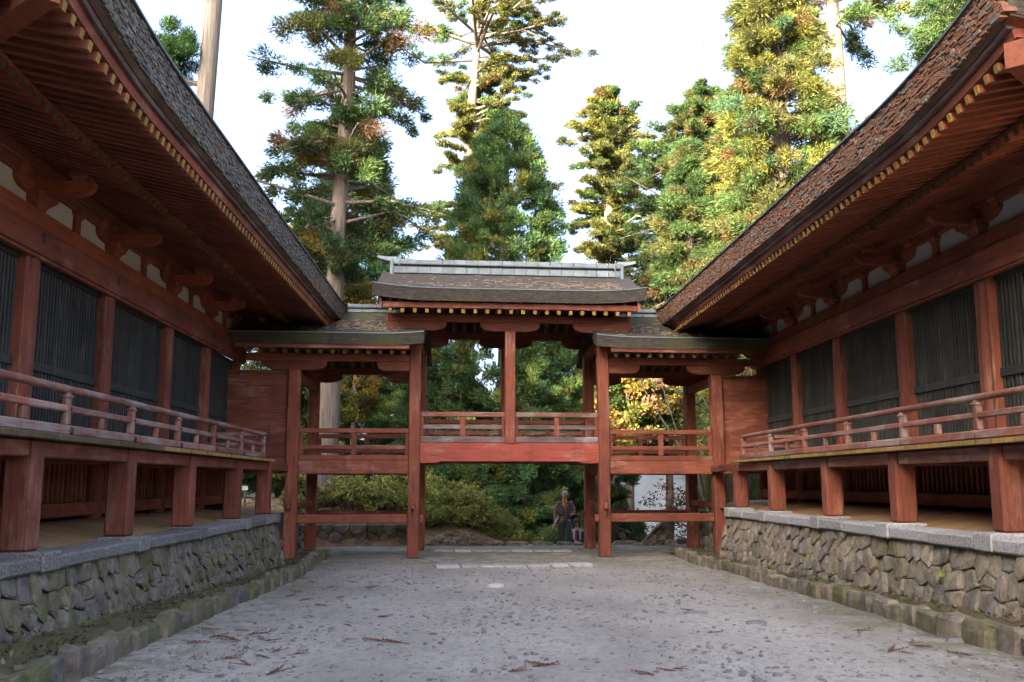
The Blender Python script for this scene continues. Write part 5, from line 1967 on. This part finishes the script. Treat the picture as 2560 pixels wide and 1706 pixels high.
def onwall(xp, yp, left):
    xx, yy = xp * 1.088, yp * 1.088
    d = FW * FPX + RT * (xx - 1280) - UP * (yy - 853)
    X = -3.50 if left else 4.92
    return EYE + d * (X / d.x)


for i, (xx, yy) in enumerate(((110, 1355), (160, 1435), (280, 1400), (300, 1345), (450, 1345), (500, 1275), (525, 1255), (15, 1400), (455, 1300))):
    p = onwall(xx, yy, True)
    fern('fern', 'small yellow-green fern growing from the joints of the mossy dark wall', (p.x + 0.09, p.y, p.z), PI / 2, 0.24 if i not in (1,) else 0.32, 700 + i, 'ferns on the mossy dark wall')
for i, (xx, yy) in enumerate(((1878, 1275), (1800, 1300), (2190, 1313))):
    p = onwall(xx, yy, False)
    fern('fern', 'small green fern growing from the joints of the brown rubble wall', (p.x - 0.08, p.y, p.z), -PI / 2, 0.21, 720 + i, 'ferns on the brown rubble wall')

# ground cover on the verges: tiny leaves and blades nobody could count
for left in (True, False):
    g = np.random.default_rng(811 if left else 812)
    mb = MB()
    for k in range(2600 if left else 2200):
        Y = 5.2 + 15 * g.random() ** 1.2
        t = g.random()
        if left:
            X = kl(Y) - 0.12 + t * (-3.5 - kl(Y) + 0.12)
            z = (zg(Y) + 0.10) * (1 - t) + footL(Y) * t
        else:
            X = KR + 0.12 + t * (4.98 - KR - 0.12)
            z = (zg(Y) + 0.10) * (1 - t) + footR(Y) * t
        cl = math.sin(X * 5 + Y * 3.1) + math.sin(Y * 1.9)
        if cl < -0.3 and g.random() < 0.8:
            continue
        s = g.uniform(0.015, 0.04)
        a = g.uniform(0, 2 * PI)
        h = g.uniform(0.0, 0.045)
        d1 = Vector((math.cos(a), math.sin(a), g.uniform(-0.2, 0.9))) * s
        d2 = Vector((-math.sin(a), math.cos(a), g.uniform(-0.3, 0.3))) * s * 0.45
        p = Vector((X, Y, z + h))
        c = pick(g, [(3, (0.075, 0.095, 0.028)), (2, (0.11, 0.115, 0.035)), (2, (0.12, 0.08, 0.045)), (0.8, (0.19, 0.17, 0.12))])
        mb.add([p - d1, p + d2, p + d1, p - d2], [(0, 1, 2, 3)], 0, tuple(c))
    o = mb.build('ground_cover', 'foliage')
    tag(o, 'low weeds and dead leaves on the verge under the %s wall' % ('mossy dark' if left else 'brown rubble'), 'ground cover', kind='stuff')
# needles and leaves on the bank beyond the bridge
g = np.random.default_rng(820)
mb = MB()
for k in range(11000):
    X, Y = g.uniform(-6.5, 1.5), 24.7 + 5 * g.random() ** 1.3
    s = g.uniform(0.02, 0.075)
    a = g.uniform(0, 2 * PI)
    d1 = Vector((math.cos(a), math.sin(a), g.uniform(-0.1, 0.3))) * s
    d2 = Vector((-math.sin(a), math.cos(a), g.uniform(-0.3, 0.3))) * s * 0.35
    p = Vector((X, Y, gz(X, Y) - 0.01 + g.uniform(0, 0.03)))
    c = pick(g, [(4, (0.21, 0.135, 0.07)), (2, (0.28, 0.19, 0.105)), (2.4, (0.16, 0.165, 0.055)), (0.5, (0.34, 0.30, 0.24)), (1.5, (0.09, 0.06, 0.035))])
    mb.add([p - d1, p + d2, p + d1, p - d2], [(0, 1, 2, 3)], 0, tuple(c))
tag(mb.build('needle_litter', 'foliage'), 'brown needles and fallen leaves covering the bank', 'leaf litter', kind='stuff')

# ------------------------------------------------------------------ loose things on the path
g = np.random.default_rng(830)
mb = MB()
for k in range(9000):
    Y = 5.6 + 14.5 * g.random() ** 1.25
    X = g.uniform(KL + 0.05, KR - 0.05)
    cl = math.sin(X * 1.7 + 0.6 * Y) + math.sin(X * 0.9 - 1.1 * Y)
    if cl < -0.2 and g.random() < 0.6:
        continue
    s = 0.006 + 0.028 * g.random() ** 4
    sx, sy, sz = s * g.uniform(0.7, 1.6), s * g.uniform(0.6, 1.2), s * g.uniform(0.3, 0.7)
    z = zg(Y)
    a = g.uniform(0, PI)
    ca, sa = math.cos(a), math.sin(a)
    vs = []
    for (x, y) in ((1, 0), (0.4, 0.9), (-0.6, 0.8), (-1, 0), (-0.4, -0.9), (0.5, -0.8)):
        x, y = x * sx, y * sy
        vs.append((X + x * ca - y * sa, Y + x * sa + y * ca, z))
    top = [(X + (q[0] - X) * g.uniform(0.5, 0.75), Y + (q[1] - Y) * g.uniform(0.5, 0.75), z + sz * g.uniform(0.8, 1.2)) for q in vs]
    mb.add(vs + top, [(i, (i + 1) % 6, (i + 1) % 6 + 6, i + 6) for i in range(6)] + [(6, 7, 8, 9, 10, 11)])
tag(mb.build('gravel', 'pebble'), 'small grey pebbles scattered over the sandy path', 'gravel', kind='stuff')
mb = MB()
for k in range(900):
    Y = 5.6 + 14 * g.random() ** 1.2
    X = g.uniform(KL + 0.1, KR - 0.1)
    if g.random() < 0.35:
        X = KL + 0.1 + abs(g.normal()) * 0.9
    L = 0.006 + 0.03 * g.random() ** 2
    a = g.uniform(0, PI)
    z = zg(Y) + 0.006
    mb.tube([(X - math.cos(a) * L, Y - math.sin(a) * L, z), (X + math.cos(a) * L, Y + math.sin(a) * L, z + 0.004)], g.uniform(0.0018, 0.0035), 4, cap=False)
tag(mb.build('needle_scatter', 'twig_red'), 'loose needles and bark crumbs on the sandy path', 'leaf litter', kind='stuff')


def ong(xp, yp):
    xx, yy = xp * 1.088, yp * 1.088
    d = FW * FPX + RT * (xx - 1280) - UP * (yy - 853)
    Y = 12.0
    for _ in range(30):
        p = EYE + d * ((zg(Y) - 1.6) / d.z)
        Y = p.y
    return p


rk = random.Random(55)
for i, (xx, yy, s) in enumerate(((1460, 1390, 0.13), (1600, 1410, 0.16), (1740, 1432, 0.15), (1565, 1412, 0.09), (1680, 1395, 0.11), (1520, 1408, 0.08), (1408, 1405, 0.07), (1395, 1430, 0.06), (1780, 1400, 0.09),
                                 (1880, 1395, 0.12), (1820, 1425, 0.08), (2085, 1470, 0.13), (2210, 1475, 0.16), (1165, 1400, 0.06), (830, 1520, 0.10), (1350, 1540, 0.05), (1150, 1560, 0.06))):
    p = ong(xx, yy)
    o = put('flat_stone', pebble(s * 0.8, s * 0.5, s * 0.22, rk, 'flat_stone', 'flat_stone'), None, (p.x, p.y, zg(p.y) - 0.004), (0, 0, rk.uniform(-0.5, 0.5)))
    tag(o, 'flat grey stone half buried in the sandy path', 'stone', 'flat stones in the path')
p = ong(1141, 1350)
o = put('pale_stone', pebble(0.135, 0.10, 0.06, rk, 'white_stone', 'pale_stone'), None, (p.x, p.y, zg(p.y) - 0.004), (0, 0, 0.2))
tag(o, 'single bright pale stone in the middle of the sandy path', 'stone')


def twig_mesh(seed):
    g = np.random.default_rng(seed)
    mb = MB()
    for b_ in range(3):
        a0 = g.normal() * 0.5
        p = Vector((-0.13, 0, 0.006))
        pts = [p]
        for k in range(5):
            a0 += g.normal() * 0.15
            p = p + Vector((math.cos(a0) * 0.055, math.sin(a0) * 0.055, 0.010 * g.random()))
            pts.append(p)
            for q in range(6):
                an = a0 + g.choice([-1, 1]) * g.uniform(0.3, 0.9)
                e = p + Vector((math.cos(an), math.sin(an), g.uniform(0, 0.6))) * g.uniform(0.02, 0.045)
                mb.tube([p, e], [0.0035, 0.002], 4, cap=False)
        mb.tube(pts, [0.006, 0.0055, 0.005, 0.0045, 0.004, 0.003], 5, cap=False)
    return mb.mesh('fallen_twig', 'twig_red')


TW = [twig_mesh(i) for i in range(4)]
spots = [(668, 1372), (684, 1362), (700, 1382), (480, 1450), (500, 1466), (560, 1452), (585, 1462), (530, 1474), (530, 1516), (600, 1512), (640, 1500), (560, 1530), (690, 1505), (460, 1480), (620, 1476),
         (740, 1395), (780, 1375), (800, 1440), (805, 1330), (815, 1340), (880, 1420), (860, 1475), (640, 1550), (905, 1480), (1190, 1545), (1235, 1530), (1250, 1536), (1535, 1545), (1560, 1540), (1480, 1552), (1640, 1458),
         (1585, 1406), (2100, 1480), (2125, 1490), (2060, 1500), (2085, 1504), (1980, 1452), (2210, 1508), (760, 1352), (720, 1340), (850, 1352)]
for i, (xx, yy) in enumerate(spots):
    p = ong(xx, yy)
    o = put('fallen_twig', TW[i % 4], None, (p.x, p.y, zg(p.y) + 0.006), (0, 0, rk.uniform(-0.7, 0.7) + (PI if i % 2 else 0)))
    s = rk.uniform(0.35, 0.7)
    o.scale = (s, s, s)
    tag(o, 'dry red-brown cedar twig lying on the sandy path', 'twig', 'fallen twigs on the path')

# ------------------------------------------------------------------ far temple roof below the hill
FT = empty('far_temple', (14.6, 50, -9.0), 'large hall below the hill whose pale grey roof glimmers behind the right side span', 'temple')
mb = MB()
ny_, nx_ = 10, 16
gv = []
for j in range(ny_ + 1):
    t = j / ny_
    for i in range(nx_ + 1):
        s = -1 + 2 * i / nx_
        hw = 9.5 - 3.2 * t
        z = 7.85 + 4.1 * (0.8 * t + 0.2 * t * t) + 0.5 * abs(s) ** 3 * (1 - t)
        gv.append((s * hw, -5.6 + 6.6 * t, z))
fs = [(j * (nx_ + 1) + i, j * (nx_ + 1) + i + 1, (j + 1) * (nx_ + 1) + i + 1, (j + 1) * (nx_ + 1) + i) for j in range(ny_) for i in range(nx_)]
mb.add(gv, fs)
mb.add([(x, 2 - y, z) for (x, y, z) in gv], [tuple(reversed(f)) for f in fs])
for s in (-1, 1):
    mb.add([(s * 9.5, -5.6, 8.35), (s * 6.3, 1, 11.95), (s * 9.5, 7.6, 8.35)], [(0, 1, 2) if s < 0 else (2, 1, 0)])
mb.build('roof', 'far_roof', FT)
for k in range(13):
    z = 7.85 + 4.1 * (0.8 * k / 12 + 0.2 * (k / 12) ** 2) + 0.02
    t = k / 12
    box('roof_course', FT, -(9.3 - 3.2 * t), 9.3 - 3.2 * t, -5.64 + 6.6 * t, -5.56 + 6.6 * t, z - 0.02, z + 0.015, 'far_roof', 0.004)
box('ridge', FT, -6.4, 6.4, 0.75, 1.25, 11.9, 12.5, 'dark_metal')
box('eave_board', FT, -9.4, 9.4, -5.6, -5.45, 7.62, 7.82, 'dark_metal')
box('wall', FT, -7.2, 7.2, -3.2, 5.2, 0, 8.6, 'red_z')
for k in range(8):
    cyl('pillar', FT, (-7.0 + 2 * k, -3.35, 0), 0.25, 8.0, 'red_z', 12)

# small white notice on a post, left under the dark hall
c = px(563, 1122, 27.5)
NB = empty('notice_board', (c.x, 27.5, gz(c.x, 27.5)), 'small blank-looking white notice on a short post beyond the dark hall', 'sign')
zc = c.z - gz(c.x, 27.5)
box('post', NB, -0.03, 0.03, 0.0, 0.05, -0.2, zc + 0.1, 'grey_timber_z')
box('board', NB, -0.085, 0.085, -0.016, -0.001, zc - 0.06, zc + 0.06, 'white_board', 0.003)


# ------------------------------------------------------------------ people
def skin_obj(name, joints, bones, mat, parent, sub=2, rootj=None):
    """joints: {name: (x, y, z, r) or (x, y, z, rx, ry)}; grows one continuous surface"""
    names = list(joints)
    me = bpy.data.meshes.new(name)
    me.from_pydata([joints[n][:3] for n in names], [(names.index(a), names.index(c)) for a, c in bones], [])
    o = bpy.data.objects.new(name, me)
    COL.objects.link(o)
    o.modifiers.new('skin', 'SKIN')
    sv = me.skin_vertices[0].data
    for i, n in enumerate(names):
        j = joints[n]
        sv[i].radius = (j[3], j[4] if len(j) > 4 else j[3])
        sv[i].use_root = (n == rootj)
    sd = o.modifiers.new('sub', 'SUBSURF')
    sd.levels = sub
    sd.render_levels = sub
    dg = bpy.context.evaluated_depsgraph_get()
    nm = bpy.data.meshes.new_from_object(o.evaluated_get(dg))
    bpy.data.objects.remove(o)
    nm.materials.clear()
    nm.materials.append(MATS[mat])
    nm.polygons.foreach_set('use_smooth', [True] * len(nm.polygons))
    q = bpy.data.objects.new(name, nm)
    link(q, parent, (0, 0, 0))
    return q


def ellipsoid(name, parent, c, rx, ry, rz, mat, zmin=-1, zmax=1, n=14, ycut=None):
    mb = MB()
    rows = 13
    vs = []
    for k in range(rows + 1):
        ph = math.asin(zmin) + (math.asin(zmax) - math.asin(zmin)) * k / rows
        for i in range(n):
            a = 2 * PI * i / n
            vs.append((c[0] + rx * math.cos(ph) * math.cos(a), c[1] + ry * math.cos(ph) * math.sin(a), c[2] + rz * math.sin(ph)))
    fs = [(k * n + i, k * n + (i + 1) % n, (k + 1) * n + (i + 1) % n, (k + 1) * n + i) for k in range(rows) for i in range(n)]
    mb.add(vs, fs)
    return mb.build(name, mat, parent, smooth=True)


def hand_joints(J, B, wrist, side, dirv, out, pre):
    """adds a palm with five unequal, bent fingers to a joint set; side = +1/-1 for the thumb side"""
    w = Vector(wrist)
    d = Vector(dirv).normalized()
    o_ = Vector(out).normalized()
    nrm = d.cross(o_)
    J[pre + 'palm'] = tuple(w + d * 0.05) + (0.020, 0.034)
    J[pre + 'kn'] = tuple(w + d * 0.085) + (0.014, 0.036)
    B += [(pre + 'wrist', pre + 'palm'), (pre + 'palm', pre + 'kn')]
    for f, (off, L) in enumerate(((-0.03, 0.058), (-0.010, 0.072), (0.010, 0.068), (0.030, 0.055))):
        a = w + d * 0.09 + o_ * off
        m = a + d * L * 0.5 + nrm * 0.010
        e = m + d * L * 0.22 + nrm * 0.030
        for t, p, rr_ in (('a', a, .0095), ('m', m, .009), ('e', e, .008)):
            J[pre + 'f%d%s' % (f, t)] = tuple(p) + (rr_,)
        B += [(pre + 'kn', pre + 'f%da' % f), (pre + 'f%da' % f, pre + 'f%dm' % f), (pre + 'f%dm' % f, pre + 'f%de' % f)]
    t1 = w + d * 0.035 - o_ * 0.048 * side
    t2 = t1 + d * 0.035 - o_ * 0.010 * side + nrm * 0.015
    J[pre + 't1'] = tuple(t1) + (.012,)
    J[pre + 't2'] = tuple(t2) + (.0095,)
    B += [(pre + 'palm', pre + 't1'), (pre + 't1', pre + 't2')]


def person(label, base, hgt, pose, hair, build):
    s = hgt / 1.70
    root = empty('person', base, label, 'person')
    P = {k_: tuple(x * s for x in v) for k_, v in pose.items()}

    def R(n, *rr_):
        return P[n] + tuple(q * s * build for q in rr_)
    J = {'pel': R('pel', .125, .10), 'waist': R('waist', .118, .092), 'chest': R('chest', .145, .105), 'nb': R('nb', .075, .065), 'neck': R('neck', .052), 'jaw': R('jaw', .062, .072), 'head': R('head', .074, .092), 'crown': R('crown', .062, .078)}
    B = [('pel', 'waist'), ('waist', 'chest'), ('chest', 'nb'), ('nb', 'neck'), ('neck', 'jaw'), ('jaw', 'head'), ('head', 'crown')]
    for q in 'LR':
        J[q + 'sh'] = R(q + 'sh', .062)
        J[q + 'el'] = R(q + 'el', .044)
        J[q + 'wrist'] = R(q + 'wrist', .028)
        J[q + 'hip'] = R(q + 'hip', .088)
        J[q + 'kn'] = R(q + 'kn', .058)
        J[q + 'an'] = R(q + 'an', .038)
        J[q + 'toe'] = R(q + 'toe', .036)
        B += [('chest', q + 'sh'), (q + 'sh', q + 'el'), (q + 'el', q + 'wrist'), ('pel', q + 'hip'), (q + 'hip', q + 'kn'), (q + 'kn', q + 'an'), (q + 'an', q + 'toe')]
    for q in 'LR':
        J2, B2 = {}, []
        w = Vector(P[q + 'wrist'])
        d = (w - Vector(P[q + 'el'])).normalized()
        out = Vector((1, 0, 0)) - d * d.x
        JJ = {}
        hand_joints(JJ, B2, w, 1 if q == 'R' else -1, d, out, q + '_')
        B2 = [(q + 'wrist' if a == q + '_wrist' else a, c_) for a, c_ in B2]
        J.update(JJ)
        B += B2
    body = skin_obj('body', J, B, 'skin', root, 2, 'pel')
    return root, P, s, J


# man walking up the last steps; facing the viewer (-Y)
MX, MY = 2.50, 25.90
mz = 0.02 - 0.17 * 2
pose = {'pel': (0, 0, .93), 'waist': (0, -.01, 1.08), 'chest': (0, -.01, 1.28), 'nb': (0, 0.0, 1.42), 'neck': (0, 0, 1.475), 'jaw': (0, -.02, 1.545), 'head': (0, -.01, 1.60), 'crown': (0, 0.0, 1.655),
        'Rsh': (-.175, 0, 1.375), 'Rel': (-.255, .02, 1.12), 'Rwrist': (-.265, -.07, .90), 'Lsh': (.175, 0, 1.375), 'Lel': (.255, .0, 1.13), 'Lwrist': (.12, -.17, 1.05),
        'Rhip': (-.085, 0, .88), 'Rkn': (-.09, -.06, .50), 'Ran': (-.085, 0.02, .08), 'Rtoe': (-.09, -.13, .04), 'Lhip': (.085, 0, .88), 'Lkn': (.10, -.12, .50), 'Lan': (.09, .13, .16), 'Ltoe': (.095, 0.02, .08)}
man, P, s, J = person('grey-haired man in plaid shirt, vest and dark jeans carrying cameras up the stairs', (MX, MY, mz), 1.69, pose, None, 1.0)


def sub(keys, grow, extra=None):
    return {k_: tuple(J[k_][:3]) + tuple(q + grow for q in J[k_][3:]) for k_ in keys}


arm = ['Rsh', 'Rel', 'Rwrist', 'Lsh', 'Lel', 'Lwrist']
sh = sub(['pel', 'waist', 'chest', 'nb'] + arm, 0.014)
skin_obj('shirt', sh, [('pel', 'waist'), ('waist', 'chest'), ('chest', 'nb'), ('chest', 'Rsh'), ('Rsh', 'Rel'), ('Rel', 'Rwrist'), ('chest', 'Lsh'), ('Lsh', 'Lel'), ('Lel', 'Lwrist')], 'plaid', man, 2, 'waist')
tr = sub(['waist', 'pel', 'Rhip', 'Rkn', 'Ran', 'Lhip', 'Lkn', 'Lan'], 0.018)
tr['waist'] = (P['pel'][0], P['pel'][1], P['pel'][2] + 0.08, .125, .105)
skin_obj('trousers', tr, [('waist', 'pel'), ('pel', 'Rhip'), ('Rhip', 'Rkn'), ('Rkn', 'Ran'), ('pel', 'Lhip'), ('Lhip', 'Lkn'), ('Lkn', 'Lan')], 'denim', man, 2, 'pel')
for q in (-1, 1):                                   # open vest: two front panels
    vj = {'a': (q * .115, -.02, 1.40, .045, .085), 'b': (q * .125, -.025, 1.28, .058, .112), 'c': (q * .12, -.03, 1.12, .052, .118), 'd': (q * .12, -.03, 1.00, .05, .12)}
    skin_obj('vest', vj, [('a', 'b'), ('b', 'c'), ('c', 'd')], 'vest', man, 2, 'b')
st = MB()
st.tube([(.05, -.09, 1.45), (.0, -.135, 1.36), (-.03, -.14, 1.30)], .012, 6)
st.tube([(-.07, -.07, 1.46), (-.055, -.13, 1.38), (-.05, -.145, 1.30)], .012, 6)
st.build('strap', 'strap_yellow', man)
ellipsoid('hair', man, (0, .012, 1.615), .088, .102, .088, 'hair_grey', zmin=-0.15)
for q in (-1, 1):
    ellipsoid('eye', man, (q * .03, -.090, 1.60), .011, .008, .007, 'eye')
    ellipsoid('ear', man, (q * .083, .0, 1.59), .012, .022, .032, 'skin')
ellipsoid('nose', man, (0, -.105, 1.572), .014, .022, .024, 'skin')
ellipsoid('mouth', man, (0, -.094, 1.532), .026, .008, .007, 'lip')
for (jx, jy, jz) in (P['Rtoe'], P['Ltoe']):
    ellipsoid('shoe', man, (jx, jy + 0.06, jz - 0.002), .05, .135, .05, 'shoe')
# what he holds
CA = empty('camera_body', (MX + .09, MY - .26, mz + 1.01), 'black camera held at the waist by the grey-haired man', 'camera')
box('body', CA, -.065, .065, -.03, .03, -.045, .045, 'black_cloth', 0.01)
mb = MB()
mb.tube([(0, -.03, 0), (0, -.06, 0), (0, -.11, 0)], [.034, .034, .038], 14)
mb.build('lens', 'black_metal', CA, smooth=True)
box('viewfinder', CA, -.022, .022, -.03, .02, .045, .07, 'black_cloth', 0.006)
TP = empty('tripod', (MX - .27, MY - .08, mz + .86), 'silver folded tripod hanging from the hand of the grey-haired man', 'tripod')
for q in range(3):
    mb = MB()
    ox, oy = 0.018 * math.cos(q * 2.1), 0.018 * math.sin(q * 2.1)
    mb.tube([(ox + .10, oy, .20), (ox, oy, 0), (ox - .11, oy, -.24)], [.012, .014, .011], 8)
    mb.build('leg', 'silver', TP, smooth=True)
mb = MB()
mb.tube([(.09, 0, .18), (.125, 0, .25)], [.03, .024], 10)
mb.build('head', 'black_metal', TP, smooth=True)
box('plate', TP, .02, .09, -.03, .03, .10, .12, 'silver', 0.004)

# woman a few steps lower, half behind him
WX, WY = 2.93, 27.0
wz = 0.02 - 0.17 * 6
pose = {'pel': (0, 0, .92), 'waist': (0, -.01, 1.07), 'chest': (0, -.01, 1.27), 'nb': (0, 0.0, 1.41), 'neck': (0, -.01, 1.47), 'jaw': (0, -.03, 1.545), 'head': (0, -.025, 1.60), 'crown': (0, -.01, 1.655),
        'Rsh': (-.155, 0, 1.365), 'Rel': (-.215, -.03, 1.11), 'Rwrist': (-.07, -.20, 1.06), 'Lsh': (.155, 0, 1.365), 'Lel': (.215, -.03, 1.11), 'Lwrist': (.05, -.21, 1.04),
        'Rhip': (-.08, 0, .87), 'Rkn': (-.085, -.05, .49), 'Ran': (-.08, .03, .08), 'Rtoe': (-.085, -.11, .04), 'Lhip': (.08, 0, .87), 'Lkn': (.09, -.13, .50), 'Lan': (.085, .06, .16), 'Ltoe': (.09, -.06, .09)}
wom, P, s, J = person('person in a pink striped jacket and beige trousers with clasped hands on the stairs', (WX, WY, wz), 1.60, pose, None, 0.93)
sh = sub(['pel', 'waist', 'chest', 'nb'] + arm, 0.030)
for q in 'RL':
    skin_obj('sleeve', sub([q + 'sh', q + 'el', q + 'wrist'], 0.016), [(q + 'sh', q + 'el'), (q + 'el', q + 'wrist')], 'navy', wom, 2, q + 'el')
skin_obj('jacket', {k_: sh[k_] for k_ in ('pel', 'waist', 'chest', 'nb')}, [('pel', 'waist'), ('waist', 'chest'), ('chest', 'nb')], 'pink_stripe', wom, 2, 'waist')
mb = MB()
mb.box(-.022, .022, -.150, -.10, 1.0, 1.30)
mb.build('blouse', 'black_cloth', wom)
tr = sub(['pel', 'Rhip', 'Rkn', 'Ran', 'Lhip', 'Lkn', 'Lan'], 0.018)
skin_obj('trousers', tr, [('pel', 'Rhip'), ('Rhip', 'Rkn'), ('Rkn', 'Ran'), ('pel', 'Lhip'), ('Lhip', 'Lkn'), ('Lkn', 'Lan')], 'khaki', wom, 2, 'pel')
ellipsoid('hair', wom, (0, .006, 1.525), .088, .105, .105, 'hair_dark', zmin=-0.35)
for q in (-1, 1):
    ellipsoid('eye', wom, (q * .028, -.098, 1.505), .010, .008, .006, 'eye')
    ellipsoid('hair_side', wom, (q * .075, -.01, 1.45), .022, .05, .075, 'hair_dark')
ellipsoid('nose', wom, (0, -.112, 1.48), .012, .018, .02, 'skin')
ellipsoid('mouth', wom, (0, -.102, 1.445), .022, .008, .006, 'lip')
for (jx, jy, jz) in (P['Rtoe'], P['Ltoe']):
    ellipsoid('shoe', wom, (jx, jy + 0.05, jz), .042, .12, .045, 'black_cloth')
